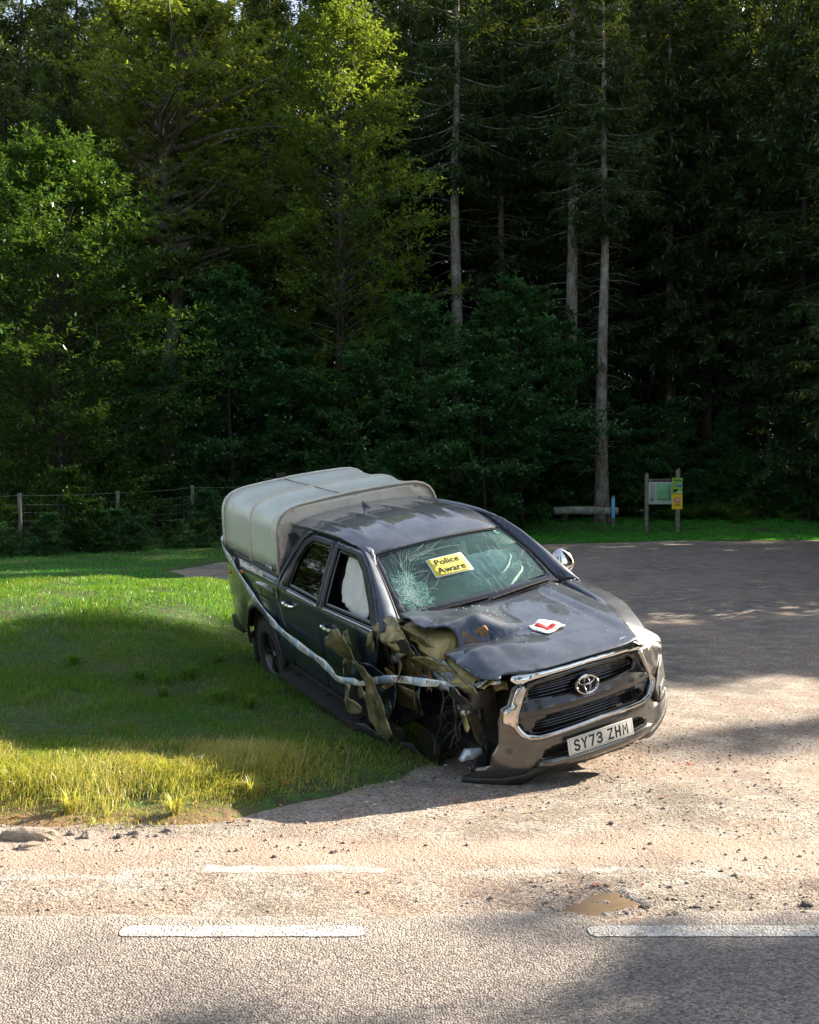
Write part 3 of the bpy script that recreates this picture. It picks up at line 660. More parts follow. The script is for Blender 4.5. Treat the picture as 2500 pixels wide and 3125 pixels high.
    for i_, (p, q) in enumerate(zip(I_, O_)):
        p = Vector((p[0], s * abs(p[1]), p[2] + .004)); q = Vector((q[0], s * (SYr(q[0], q[1]) + .006), q[1]))
        up_ = Vector(([.35, .35, .33, .30, .24, .17, .11, .07, .05, .05, .05][i_], s * .75, .8)).normalized()
        for j in range(K):
            t = j / (K - 1); V.append(p.lerp(q, t) + up_ * .030 * math.sin(math.pi * t ** .85))
        if i_: F += [((i_ - 1) * K + j, (i_ - 1) * K + j + 1, i_ * K + j + 1, i_ * K + j) for j in range(K - 1)]
    o_ = mesh('roof_rail', V, F, PAINT_T, truck, True, 70); solid(o_, .008, 0)
    # bed side with wheel arch
    bed = [(-5.24, .62), (-5.16, .50), (-4.70, .44)] + [p for p in arc(-4.085, .39, .49, 174, 6)] + [(-3.64, .45), (-3.60, 1.18), (-3.61, 1.245), (-4.4, 1.255), (-5.22, 1.275), (-5.25, 1.0)]
    b = sheet('bed_side', bed, fn(), PAINT_T, truck, .055, thick=.012, sharp=50)
    MB().tube([(x, s * (SYr(x, 1.24) - .01), 1.25 + (-x - 3.6) * .016) for x in np.linspace(-3.62, -5.22, 12)], .022, 8).out('bed_rail', BLACK, b)
    sheet('arch_trim', band(arc(-4.085, .39, .505, 178, 2, 20), .045), fn(.012), BLACK, b, .05, thick=.02)
    sheet('arch_liner', band(arc(-4.085, .39, .49, 185, -5, 16), .01), lambda x, z: (x, s * .60, z), DARK, b, .08, thick=.6)
    sheet('side_sill', [(-3.62, .36), (-1.75, .36), (-1.75, .46), (-3.62, .46)], fn(-.01), DARK, truck, .1, thick=.03)
    st = MB(); st.box((-2.6, s * .97, .375), (1.75, .16, .045), bev=.015)
    for x in (-3.3, -2.6, -1.9): st.box((x, s * .86, .39), (.06, .2, .04))
    st.out('side_step', DARK, truck)
side(-1); side(1)
sheet('fuel_flap', [(-4.30, 1.12), (-3.80, 1.15), (-3.69, 1.12), (-3.70, 1.02), (-3.85, .985), (-4.18, .99), (-4.30, 1.04)], lambda x, z: (x, -SYr(x, z) - .003, z), PAINT_T, truck, .06, thick=.006, smooth=2)
sheet('reflector', [(-5.20, 1.02), (-5.05, 1.04), (-5.05, 1.075), (-5.21, 1.06)], lambda x, z: (x, -SYr(x, z) - .008, z), mat('amber_plastic', (.6, .16, .03), .2), truck, .05, thick=.01)
sheet('reflector', [(-4.66, 1.115), (-4.54, 1.135), (-4.56, 1.16), (-4.68, 1.15)], lambda x, z: (x, -SYr(x, z) - .008, z), bpy.data.materials['amber_plastic'], truck, .05, thick=.01)
# tailgate, rear bumper, bed floor, bed front wall
tg = MB(); tg.box((-5.245, 0, .86), (.05, 1.66, .78), bev=.015); tg.out('tailgate', PAINT_T, truck)
rb = MB(); rb.box((-5.30, 0, .46), (.16, 1.70, .17), bev=.03); rb.box((-5.16, -.86, .47), (.34, .07, .15), bev=.02); rb.box((-5.16, .86, .47), (.34, .07, .15), bev=.02); rb.out('rear_bumper', BLACK, truck)
MB().box((-4.44, 0, .66), (1.60, 1.60, .04)).out('bed_floor', DARK, truck)
MB().box((-3.64, 0, .98), (.03, 1.68, .55)).out('cab_rear_panel', PAINT_T, truck)
for s in (-1, 1): MB().tube([(-5.24, s * .82, .70), (-5.25, s * .82, .85), (-5.25, s * .81, 1.1)], [.03, .04, .03], 8).out('tail_light', mat('red_lens', (.35, .02, .02), .1), truck)
fl = sheet('mud_flap', [(-4.66, .18), (-4.58, .18), (-4.56, .50), (-4.66, .50)], lambda x, z: (x - (.5 - z) * .1, -.78, z), RUBBER, truck, .08, thick=.24)
roof = sheet('roof', [(-1.965 - .075 * (y / .6) ** 2, y) for y in np.linspace(-.585, .585, 12)] + [(-2.2, .625), (-2.6, .652), (-3.0, .66), (-3.63, .66)] + [(-3.63, -.66), (-3.0, -.66), (-2.6, -.652), (-2.2, -.625)],
             lambda x, y: (x, y, roofz(x, y)), PAINT_T, truck, .032, thick=.01, sharp=60)
fb = MB()
V = []; F = []
for i, (x, hw, h) in enumerate(((-3.47, .010, .055), (-3.43, .016, .060), (-3.38, .020, .045), (-3.30, .018, .02), (-3.24, .004, .002))):
    for yy, zz in ((-1, 0), (-.55, .6), (0, 1), (.55, .6), (1, 0)): V.append((x, -.01 + yy * hw * (1.5 - .6 * zz), roofz(x, 0) + zz * h))
for i in range(4): F += [(i*5+k, i*5+k+1, i*5+5+k+1, i*5+5+k) for k in range(4)]
F += [(0, 4, 3, 2, 1)]
mesh('roof_aerial', V, F, PAINT_T, roof)
# windscreen
WN = (ws(0, .5) - ws(.3, .5)).cross(ws(0, .5) - ws(0, .6)).normalized()
if WN.x < 0: WN = -WN
def wsm(off=0): return lambda u, v: tuple(ws(u, v) + WN * off)
wscr = sheet('windscreen', [(-1, 0), (1, 0), (1, 1), (-1, 1)], wsm(), GLASS, truck, .09, thick=0)
sheet('windscreen_border', [(-1, 0), (1, 0), (1, 1), (-1, 1)], wsm(.004), GLOSSB, wscr, .06, [[(-.90, .13), (.90, .13), (.93, .5), (.93, .93), (.5, .955), (-.5, .955), (-.93, .93), (-.93, .5)]], .002)
mm = sheet('screen_trim', band([(-1, .02), (-1.0, .5), (-.995, .985), (0, .99), (.995, .985), (1.0, .5), (1, .02)], .022), wsm(.006), BLACK, wscr, .05, thick=.012)
# cracks: two stars and long runs, as thin white ribbons lying in the glass
CR = mat('crack_white', (.62, .80, .74), .3); crk = MB(); rr = random.Random(4)
def crack(pts, w_):
    for a, b in zip(pts[:-1], pts[1:]):
        a = Vector(a); b = Vector(b); d = (b - a); q = Vector((-d.y, d.x * 1)).normalized() * w_ * .45
        P = [Vector(wsm(.0075)(*(a + q))), Vector(wsm(.0075)(*(a - q))), Vector(wsm(.0075)(*(b - q))), Vector(wsm(.0075)(*(b + q)))]
        crk.add(P, [(0, 1, 2, 3)])
def wander(p, ang, ln, n, jit, w_):
    pts = [p]
    for i in range(n):
        ang += rr.uniform(-jit, jit); q = pts[-1]; q = (q[0] + math.cos(ang) * ln / n, q[1] + math.sin(ang) * ln / n * 1.3)
        if abs(q[0]) > .92 or q[1] < .08 or q[1] > .95: break
        pts.append(q)
    if len(pts) > 1: crack(pts, w_)
    return pts[-1]
for i in range(60): wander((-.80 + rr.gauss(0, .05), .30 + rr.gauss(0, .09)), rr.uniform(0, 6.28), rr.uniform(.08, .45), 7, .35, rr.uniform(.0007, .0016))
for i in range(240): wander((-.79 + rr.gauss(0, .07), .30 + rr.gauss(0, .13)), rr.uniform(0, 6.28), rr.uniform(.03, .12), 4, .9, rr.uniform(.0008, .0018))
for i in range(16): wander((-.74, .5 + rr.uniform(-.05, .2)), rr.uniform(.5, 1.2), rr.uniform(.2, .9), 12, .25, rr.uniform(.0008, .0018))
for i in range(10): wander((-.60, .70 + rr.uniform(0, .12)), rr.uniform(.1, .35), rr.uniform(.3, .8), 12, .2, rr.uniform(.0008, .0016))
for i in range(22): wander((.55 + rr.uniform(-.5, .3), .28 + rr.uniform(-.12, .15)), 1.57 + rr.uniform(-.5, .5) + rr.choice([0, math.pi]), rr.uniform(.1, .35), 6, .3, rr.uniform(.0006, .0013))
for i in range(14): wander((.66 + rr.gauss(0, .12), .5 + rr.gauss(0, .2)), rr.uniform(0, 6.28), rr.uniform(.1, .4), 7, .35, rr.uniform(.0006, .0012))
for i in range(150):
    u, v = rr.uniform(-.9, .9), rr.uniform(.12, .9); crack([(u, v), (u + rr.uniform(-.01, .01), v + rr.uniform(-.012, .012))], rr.uniform(.001, .0026))
prop(crk.out('crack', CR, wscr, False), kind='stuff')
# crushed glass veil where the head struck
VEIL = bpy.data.materials.new('crushed_glass'); VEIL.use_nodes = True; VEIL.node_tree.nodes.clear()
_t = N(VEIL, 'ShaderNodeBsdfTransparent'); _d = N(VEIL, 'ShaderNodeBsdfDiffuse'); _d.inputs[0].default_value = (.16, .36, .32, 1)
_v = vtex(VEIL, coords(VEIL), 34, 'Distance', 'DISTANCE_TO_EDGE'); _r = ramp(VEIL, _v, [(.0, (.85, .85, .85)), (.12, (.28, .28, .28)), (.5, (.16, .16, .16))])
_x = N(VEIL, 'ShaderNodeMixShader'); L(VEIL, _r, _x.inputs[0]); L(VEIL, _t.outputs[0], _x.inputs[1]); L(VEIL, _d.outputs[0], _x.inputs[2])
_o = N(VEIL, 'ShaderNodeOutputMaterial'); L(VEIL, _x.outputs[0], _o.inputs[0])
sheet('crushed_patch', [(-.90, .14), (-.72, .10), (-.60, .16), (-.56, .34), (-.62, .52), (-.72, .62), (-.86, .60), (-.92, .42)], wsm(.005), VEIL, wscr, .06, thick=0, rag=.12)
wp = MB(); 
for a, b, c in (((-.86, .025), (-.30, .045), (.02, .055)), ((.05, .025), (.5, .045), (.86, .05))): wp.tube([wsm(.018)(*a), wsm(.022)(*b), wsm(.014)(*c)], .008, 6)
wp.out('wiper', DARK, wscr)
sheet('glass_sticker', [(.80, .86), (.93, .86), (.93, .93), (.80, .93)], wsm(.003), mat('sticker_green', (.10, .30, .27), .5), wscr, .08, [[(.82, .875), (.91, .875), (.91, .915), (.82, .915)]], thick=.001)
# cowl between glass and bonnet
sheet('cowl', [(-1.46, -.72), (-1.34, -.35), (-1.31, 0), (-1.34, .35), (-1.46, .72), (-1.34, .76), (-1.24, .3), (-1.22, 0), (-1.24, -.3), (-1.34, -.74)], lambda x, y: (x, y, 1.212 - .02 * fs(-1.4, -1.2, x)), BLACK, truck, .06)

# interior
ib = MB(); ib.box((-1.72, 0, 1.02), (.50, 1.46, .22), bev=.06); ib.box((-2.5, 0, .50), (2.2, 1.6, .06)); ib.out('dashboard', DARK, truck)
MB().box((-3.52, 0, 1.08), (.04, 1.5, 1.12)).out('cab_back_wall', SEAT, truck)
def seat(y, m1):
    q = MB(); rx = Matrix.Rotation(R(-14), 3, 'Y'); q.box((-2.40, y, .78), (.50, .50, .18), bev=.06); q.box((-2.70, y, 1.12), (.14, .50, .62), rx, .06); q.box((-2.80, y, 1.50), (.11, .28, .18), rx, .045); q.out('seat', m1, truck)
seat(-.38, SEAT); seat(.38, SEAT_LIT)  # passenger seat in a paler copy: sunlight put into its colour
q = MB(); q.box((-3.25, 0, .80), (.46, 1.35, .16), bev=.05); q.box((-3.45, 0, 1.12), (.12, 1.35, .56), bev=.05)
q.out('rear_bench', SEAT, truck)
q = MB(); q.lathe([(.175 + .014 * math.cos(a), .014 * math.sin(a)) for a in np.linspace(0, 6.28, 9)], (0, 0, 0), 'x', 28); q.tube([(0, -.17, 0), (0, .17, 0)], .015); q.tube([(0, 0, 0), (0, 0, -.17)], .015)
stw = q.out('steering_wheel', BLACK, truck); stw.location = (-1.98, -.38, 1.12); stw.rotation_euler = (0, R(-25), 0)
def blob(name, c, r, m, seed, parent, amp=.12, rot=0):
    bm = bmesh.new(); bmesh.ops.create_icosphere(bm, subdivisions=4, radius=1)
    for v in bm.verts:
        n = 1 + amp * fbm(v.co.x * 1.6 + seed, v.co.y * 1.6, v.co.z * 1.6, 3) + .05 * abs(nz(v.co.x * 4 + seed, v.co.y * 4, v.co.z * 4)); v.co = Vector((v.co.x * r[0], v.co.y * r[1], v.co.z * r[2])) * n
    me = bpy.data.meshes.new(name); bm.to_mesh(me); bm.free(); me.shade_smooth(); me.materials.append(m); o = link(name, me, parent); o.location = c; o.rotation_euler = (0, rot, 0); return o
blob('airbag', (-1.86, .34, 1.31), (.20, .30, .19), CLOTH, 3, truck)
blob('airbag', (-2.06, -.38, 1.16), (.12, .22, .14), noisy('airbag_grey', (.10, .11, .11), (.16, .17, .16), 5, .9), 8, truck, .1)
# curtain airbags hanging in the side windows
def curtain(s, poly, seed, name='curtain_airbag'):
    def f(x, z):
        return (x + .01 * nz(x * 8, z * 8, seed), s * (SYr(x, z) - .075 + .018 * math.sin(x * 38 + 3 * nz(x * 3, z * 4, seed)) * fs(1.65, 1.3, z) * 0 + .030 * nz(x * 13 + seed, z * 4) + .022 * abs(nz(x * 9 + z * 5, z * 3, seed)) + .01 * nz(x * 30, z * 12, seed)), z)
    return sheet(name, poly, f, CLOTH, truck, .03, thick=.006, smooth=1, seed=seed)
curtain(-1, [(-2.38, 1.68), (-2.02, 1.68), (-1.86, 1.54), (-1.78, 1.37), (-1.80, 1.18), (-1.93, 1.19), (-2.05, 1.17), (-2.2, 1.24), (-2.36, 1.25), (-2.40, 1.45)], 3)
curtain(1, [(-2.5, 1.66), (-2.1, 1.66), (-1.9, 1.55), (-2.0, 1.46), (-2.5, 1.40)], 7)
MB().box((-1.99, .06, 1.575), (.05, .24, .07), bev=.02).out('rear_view_mirror', DARK, truck)
sheet('sun_visor', [(-2.2, .14), (-2.02, .14), (-2.02, .52), (-2.2, .50)], lambda x, y: (x, y, 1.60 + (x + 2.02) * .05), SEAT, truck, .1, thick=.02)
sheet('head_lining', [(-2.1, -.6), (-3.5, -.62), (-3.5, .62), (-2.1, .6)], lambda x, y: (x, y, roofz(x, y) - .06), SEAT, truck, .15, thick=.01)

# bonnet: pressed panel with crash folds
def hoodz(x, y):
    t = max(0, (-x - .06) / 1.30)
    z = 1.105 + .135 * t ** .8 + .022 * (1 - (y / .75) ** 2) * (1 - .3 * t) - .03 * max(0, (abs(y) - .60) / .15) ** 2
    z += .012 * (fs(.42, .52, abs(y)) * (1 - fs(.60, .70, abs(y)))) * fs(0, 1, t * 3)
    z -= .008 * math.exp(-((x + .08) / .04) ** 2)
    if y < .25:
        a = fs(.12, -.30, y) if False else fs(0, 1, (.0 - y) / .38)
        d = x + .74 + .04 * math.sin(y * 9)
        if d < 0: z += a * (.070 * (1 - math.exp(d / .035)) * math.exp(d / .42) * 1.7 - .045 * math.exp(d / .05))
        else: z += a * (-.045 * math.exp(-d / .14) + .045 * math.exp(-((d - .30) / .14) ** 2))
        # ridge running back from the fold to the middle of the rear edge
        ry = -.42 + (-x - .74) * .55
        if x < -.70: z += .040 * fs(-.70, -.85, x) * max(0, 1 - abs(y - ry) / .20) if False else .045 * fs(0, 1, (-x - .72) / .15) * fs(0, 1, (1.32 + x) / .2) * max(0, 1 - abs(y - ry) / .22)
        z += .065 * math.exp(-((x + 1.30) / .20) ** 2 - ((y + .74) / .14) ** 2)
        e = math.exp((-.74 - y) / .10) if y > -.74 else 1
        z += .035 * e * abs(nz(x * 7, y * 5, 2)) * 2 - .05 * e * fs(0, 1, (x + .70) / .3)
        z += .003 * nz(x * 6, y * 9, 4) * a
    return z
HOOD = [(-.040 - .13 * abs(y / .62) ** 3, y) for y in np.linspace(-.60, .47, 16)] + [(-.20, .505), (-.30, .535), (-.50, .60), (-.70, .655), (-.92, .695), (-1.15, .725), (-1.40, .745)] + \
       [(-1.355, .55), (-1.30, .3), (-1.275, 0), (-1.30, -.3), (-1.355, -.55), (-1.40, -.71), (-1.28, -.735), (-1.16, -.72), (-1.06, -.71), (-.95, -.665), (-.86, -.60), (-.79, -.56), (-.74, -.60), (-.74, -.70), (-.66, -.73), (-.56, -.72), (-.50, -.745), (-.40, -.735), (-.30, -.72), (-.20, -.68), (-.12, -.64)]
hood = sheet('bonnet', HOOD, lambda x, y: (x, y, hoodz(x, y)), PAINT_T, truck, .026, thick=.006, sharp=70, seed=3)
prop(hood, 'buckled bonnet with its near side edge torn')
# torn / crumpled sheet metal
def crumple(name, poly, fn, m, amp=.03, res=.03, fr=7, seed=0, label=None, rag=.02, thick=.004, holes=(), parent=None):
    """torn sheet steel: flat facets that meet in sharp creases, a little fine denting, ragged outline"""
    r = random.Random(seed * 31 + 7); P0 = np.array(poly); c0 = P0.mean(0); ext = float(np.ptp(P0, axis=0).max()); cr = []
    for i in range(7 if ext > .3 else 4):
        a_ = r.uniform(0, math.pi); q = P0[r.randrange(len(P0))] * .6 + c0 * .4 + np.array([r.uniform(-.2, .2), r.uniform(-.2, .2)]) * ext
        cr.append((math.cos(a_), math.sin(a_), q[0] * math.cos(a_) + q[1] * math.sin(a_), r.choice([-1, 1]) * r.uniform(.25, .75)))
    e = Vector(fn(c0[0] + .01, c0[1])) - Vector(fn(c0[0], c0[1])); g2 = Vector(fn(c0[0], c0[1] + .01)) - Vector(fn(c0[0], c0[1])); nr = e.cross(g2).normalized()
    def g(a, b):
        p = Vector(fn(a, b)); d = sum(k * (abs(x * a + y * b - c) - ext * .12) for x, y, c, k in cr)
        d = max(-1.4, min(1.4, d / max(ext * .25, .05))) * amp * 1.1
        w_ = Vector((nz(a * fr + seed, b * fr, seed), nz(a * fr, b * fr, seed + 3), nz(a * fr, b * fr + seed, 9)))
        return tuple(p + nr * (d + amp * .28 * nz(a * fr * 2.2, b * fr * 2.2, seed)) + w_ * amp * .45)
    o = sheet(name, poly, g, m, parent or truck, res, holes, thick, 0, 0, rag, seed, sharp=16)
    if label: prop(o, label)
    return o
Yp = lambda y0, kx=0, kz=0, x0=-1, z0=1: (lambda x, z: (x, y0 + kx * (x - x0) + kz * (z - z0), z))
circ = lambda cx, cz, r, n=8: [(cx + r * math.cos(6.283 * i / n), cz + r * math.sin(6.283 * i / n)) for i in range(n)]
ap = crumple('inner_wing', [(-1.62, 1.00), (-1.42, 1.20), (-1.25, 1.24), (-1.05, 1.22), (-.90, 1.18), (-.78, 1.11), (-.62, 1.08), (-.46, 1.04), (-.42, .98), (-.60, .95), (-.72, .90), (-.88, .865), (-1.08, .84), (-1.30, .80), (-1.50, .74), (-1.60, .80)],
             Yp(-.71, -.06, .10), TORN, .022, .022, 6, 5, 'dusty tan inner wing panel with round holes', .01, .004,
             [circ(-1.17, .90, .022), circ(-1.23, .915, .010), (circ(-1.20, .95, .008)), circ(-1.02, .93, .011), circ(-1.38, 1.03, .020), circ(-1.30, 1.02, .009), circ(-1.45, .90, .012), circ(-1.09, 1.0, .010)])
crumple('bulkhead_panel', [(-1.70, .50), (-1.44, .44), (-1.36, .60), (-1.34, .78), (-1.50, .80), (-1.74, .72)], Yp(-.62, .1), TORN, .02, .03, 5, 9)
crumple('torn_door_skin', [(-1.90, 1.12), (-1.80, 1.20), (-1.70, 1.22), (-1.63, 1.12), (-1.56, 1.02), (-1.42, .98), (-1.27, .92), (-1.19, .80), (-1.14, .66), (-1.05, .57), (-1.13, .50), (-1.27, .50), (-1.37, .58), (-1.42, .70), (-1.52, .72), (-1.62, .66), (-1.76, .63), (-1.73, .73), (-1.67, .86), (-1.76, .95), (-1.86, 1.02)],
        Yp(-1.03, .12, .0, -1.6), TORN2, .045, .022, 5, 2, 'outer door skin peeled forwards, dusty olive', .02, .004, [[(-1.64, .84), (-1.52, .87), (-1.44, .80), (-1.50, .755), (-1.60, .76)]])
crumple('torn_door_skin', [(-1.66, .98), (-1.46, .97), (-1.34, .84), (-1.28, .66), (-1.34, .50), (-1.50, .46), (-1.64, .60), (-1.70, .80)], Yp(-.95, .1, 0, -1.5), PAINT_T, .05, .03, 5, 4)
crumple('torn_door_edge', [(-1.94, 1.10), (-1.84, 1.17), (-1.74, 1.06), (-1.75, .94), (-1.88, .84), (-1.84, .76), (-1.70, .76), (-1.72, .68), (-1.57, .62), (-1.60, .55), (-1.70, .53), (-1.90, .48), (-2.04, .50), (-2.05, .58), (-1.95, .72), (-1.92, .88), (-1.97, .99)],
        Yp(-1.05, -.05, 0, -1.8), TORN2, .045, .024, 8, 6, 'curled strip of crumpled door metal', .03)
crumple('torn_door_edge', [(-1.78, .98), (-1.70, .96), (-1.66, .80), (-1.72, .66), (-1.60, .60), (-1.74, .58), (-1.86, .66), (-1.80, .80)], Yp(-.96), BLACK, .04, .03, 6, 8)
crumple('hinge_pillar', [(-1.62, .36), (-1.45, .38), (-1.43, .70), (-1.45, .95), (-1.42, 1.15), (-1.48, 1.22), (-1.56, 1.18), (-1.58, .95)], Yp(-.84, 0, 0), DARK, .035, .03, 8, 12, 'blackened crushed hinge pillar')
crumple('pillar_debris', [(-1.50, 1.23), (-1.40, 1.32), (-1.30, 1.31), (-1.20, 1.24), (-1.06, 1.17), (-1.00, 1.10), (-1.12, 1.07), (-1.26, 1.08), (-1.34, 1.13), (-1.46, 1.14)], Yp(-.80, .1, 0), TORN2, .035, .022, 9, 14)
crumple('torn_scrap', [(-1.50, 1.20), (-1.42, 1.23), (-1.40, 1.12), (-1.44, 1.04), (-1.50, 1.10)], Yp(-.93), TORN2, .03, .02, 12, 15)
crumple('torn_scrap', [(-1.32, 1.13), (-1.16, 1.10), (-1.10, 1.04), (-1.24, 1.02), (-1.33, 1.06)], Yp(-.74), BARE, .02, .02, 12, 16)
Hp = lambda dz=0, sl=0: (lambda x, y: (x, y, hoodz(max(x, -1.3), max(min(y, .6), -.70)) + dz + sl * min(0, y + .70)))
crumple('bonnet_underside', [(-1.34, -.76), (-1.1, -.76), (-.9, -.78), (-.6, -.79), (-.35, -.77), (-.22, -.70), (-.25, -.42), (-.7, -.30), (-1.30, -.34)], Hp(-.065, .9), TORN, .012, .026, 6, 17, 'tan inner frame showing under the torn bonnet edge')
crumple('torn_wing_edge', [(-1.36, 1.26), (-1.22, 1.27), (-1.05, 1.25), (-.92, 1.23), (-.82, 1.17), (-.84, 1.13), (-.95, 1.16), (-1.10, 1.19), (-1.24, 1.19), (-1.36, 1.20)], Yp(-.765, .06, -.4, -1, 1.2), TORN2, .014, .018, 8, 27)
crumple('torn_wing_edge', [(-1.30, 1.17), (-1.15, 1.19), (-1.02, 1.16), (-.90, 1.10), (-.94, 1.05), (-1.08, 1.08), (-1.22, 1.09), (-1.32, 1.11)], Yp(-.79, .06, -.3, -1, 1.1), BLACK, .02, .02, 8, 28)
crumple('fold_inside', [(-.80, -.52), (-.775, -.44), (-.77, -.34), (-.75, -.33), (-.735, -.40), (-.735, -.48), (-.76, -.53)], Hp(.006, 0), RUST, .006, .018, 12, 18, 'rusty brown inside of the bonnet fold')
crumple('bonnet_frame_strip', [(-1.00, -.70), (-.90, -.72), (-.80, -.74), (-.68, -.76), (-.54, -.77), (-.40, -.77), (-.30, -.74), (-.20, -.70), (-.24, -.76), (-.36, -.81), (-.50, -.83), (-.66, -.82), (-.82, -.80), (-.94, -.77)], lambda x, y: (x, y + .03, 1.115 - .08 * (x + .6) + .9 * (y + .74)), BARE, .014, .02, 9, 19, 'silver torn strip along the bonnet edge')
crumple('bonnet_frame_strip', [(-.95, 1.12), (-.80, 1.15), (-.60, 1.11), (-.42, 1.06), (-.28, 1.05), (-.24, 1.00), (-.40, .98), (-.60, 1.00), (-.78, 1.06)], Yp(-.77, .18, 0, -.6), TORN2, .025, .022, 9, 21)
crumple('torn_scrap', [(-.86, 1.10), (-.77, 1.14), (-.68, 1.10), (-.60, 1.02), (-.56, .95), (-.66, .94), (-.76, 1.00)], Yp(-.80, .1), noisy('blue_scrap', (.12, .17, .26), (.35, .38, .40), 9, .35, .7, 30, .5), .025, .02, 11, 23)
crumple('torn_scrap', [(-.62, 1.04), (-.46, 1.03), (-.38, .98), (-.48, .93), (-.60, .96)], Yp(-.72, .2), TORN, .03, .02, 10, 24)
crumple('torn_scrap', [(-.42, 1.02), (-.26, 1.03), (-.24, .97), (-.34, .94)], Yp(-.66, .2), TORN2, .02, .02, 10, 26)
rr = random.Random(71)
for k in range(16):
    cx, cz = rr.uniform(-1.50, -.42), rr.uniform(.70, 1.12); w_, h_ = rr.uniform(.05, .14), rr.uniform(.03, .10); a_ = rr.uniform(0, 3.14)
    P = [(cx + w_ * math.cos(t) * rr.uniform(.6, 1.2) * math.cos(a_) - h_ * math.sin(t) * math.sin(a_), cz + w_ * math.cos(t) * math.sin(a_) + h_ * math.sin(t) * rr.uniform(.6, 1.2) * math.cos(a_)) for t in np.linspace(0, 5.6, 7)]
    crumple('torn_scrap', P, Yp(rr.uniform(-.86, -.70) + (cx + 1) * .12, rr.uniform(-.3, .3), rr.uniform(-.4, .4), cx, cz), [TORN2, BARE, TORN, PAINT_T, RUST][k % 5], .025, .022, 10, 80 + k)
# black hollow of the missing wheel
lin = crumple('wheel_arch_liner', [(-1.50, .28), (-.35, .30), (-.30, .60), (-.34, .95), (-.60, 1.02), (-1.30, .98), (-1.52, .70)], Yp(-.42, 0, .1), DARK, .03, .05, 4, 31)
crumple('wheel_arch_liner', [(-1.70, .24), (-1.30, .22), (-1.30, .46), (-1.64, .46)], Yp(-.80), BLACK, .03, .04, 5, 35)
crumple('arch_plastic', [(-1.49, .30), (-1.36, .36), (-1.16, .38), (-1.00, .33), (-1.20, .24), (-1.44, .22)], Yp(-.86, -.1), BLACK, .04, .03, 7, 36)
crumple('bent_sill', [(-1.76, .44), (-1.60, .46), (-1.36, .40), (-1.18, .36), (-1.24, .30), (-1.46, .32), (-1.72, .38)], Yp(-.93, .1), BLACK, .02, .03, 6, 37)
u = MB(); u.box((-2.6, 0, .42), (4.6, 1.2, .12)); u.box((-1.2, -.42, .45), (1.8, .1, .16)); u.box((-1.2, .42, .45), (1.8, .1, .16)); u.box((-.75, 0, .62), (.9, .8, .5), bev=.05); u.out('chassis', DARK, truck)
u = MB(); u.tube([(-1.0, -.42, .42), (-.95, -.76, .36)], [.04, .03], 8); u.tube([(-.9, -.42, .72), (-.93, -.72, .62)], [.03, .025], 8); u.tube([(-.94, -.60, .40), (-.94, -.52, .85)], .035, 10)
for k in range(40):
    a0, a1 = k * .9, (k + 1) * .9; u.tube([(-.94 + .07 * math.cos(a0), -.57 + .07 * math.sin(a0), .45 + k * .009), (-.94 + .07 * math.cos(a1), -.57 + .07 * math.sin(a1), .459 + k * .009)], .009, 5, False)
u.out('suspension', DARK, truck)
MB().lathe([(.03, .06), (.06, .05), (.06, .02), (.15, .02), (.155, 0), (.15, -.02), (.05, -.02), (0, -.02)], (-.95, -.80, .40), 'y', 28).out('brake_disc', noisy('brake_steel', (.03, .028, .026), (.06, .05, .04), 12, .5, .8), truck)
wr = MB(); rr = random.Random(9)
for k in range(12):
    p = Vector((rr.uniform(-.72, -.45), rr.uniform(-.72, -.50), rr.uniform(.86, 1.0))); pts = [p.copy()]
    for j in range(7): p = p + Vector((rr.uniform(-.05, .05), rr.uniform(-.05, .04), -rr.uniform(.03, .09))); pts.append(p.copy())
    wr.tube(pts, rr.choice([.004, .006, .010, .014]), 6)
wr.out('loose_cable', BLACK, truck)
u = MB(); u.box((-.50, -.60, .88), (.16, .20, .14), bev=.03); u.box((-.60, -.50, .72), (.2, .16, .2), bev=.04); u.tube([(-.66, -.62, .88), (-.60, -.66, .80), (-.56, -.62, .70)], [.03, .035, .03], 10)
u.out('engine_bay_part', BARE if False else noisy('dark_cast_metal', (.05, .05, .05), (.12, .115, .10), 11, .45, .6, 30, .5), truck)
crumple('lamp_bracket', [(-.83 + .2, .90), (-.47, .88), (-.45, .74), (-.44, .52), (-.47, .42), (-.52, .50), (-.58, .66), (-.64, .80)], lambda x, z: (-.50 - .1 * (z - .7), x * .7 - .28, z), noisy('olive_plastic', (.05, .045, .025), (.10, .09, .05), 8, .45, 0, 20, .5), .015, .03, 6, 41)
u = MB(); V, F = sheet_geo([(-.84, .50), (-.78, .565), (-.67, .545), (-.67, .495), (-.75, .488)], [], .03, lambda y, z: (-.46, y, z))
fl = mesh('fog_lamp', V, F, mat('white_lens', (.55, .62, .70), .12, .3, .8), truck); solid(fl, .05, 1); prop(fl, 'white fog lamp dangling from its cable')
crumple('lamp_housing', [(-.80, .40), (-.66, .39), (-.60, .46), (-.63, .51), (-.72, .50), (-.78, .47)], lambda y, z: (-.40, y, z), BLACK, .02, .02, 9, 43, thick=.03)

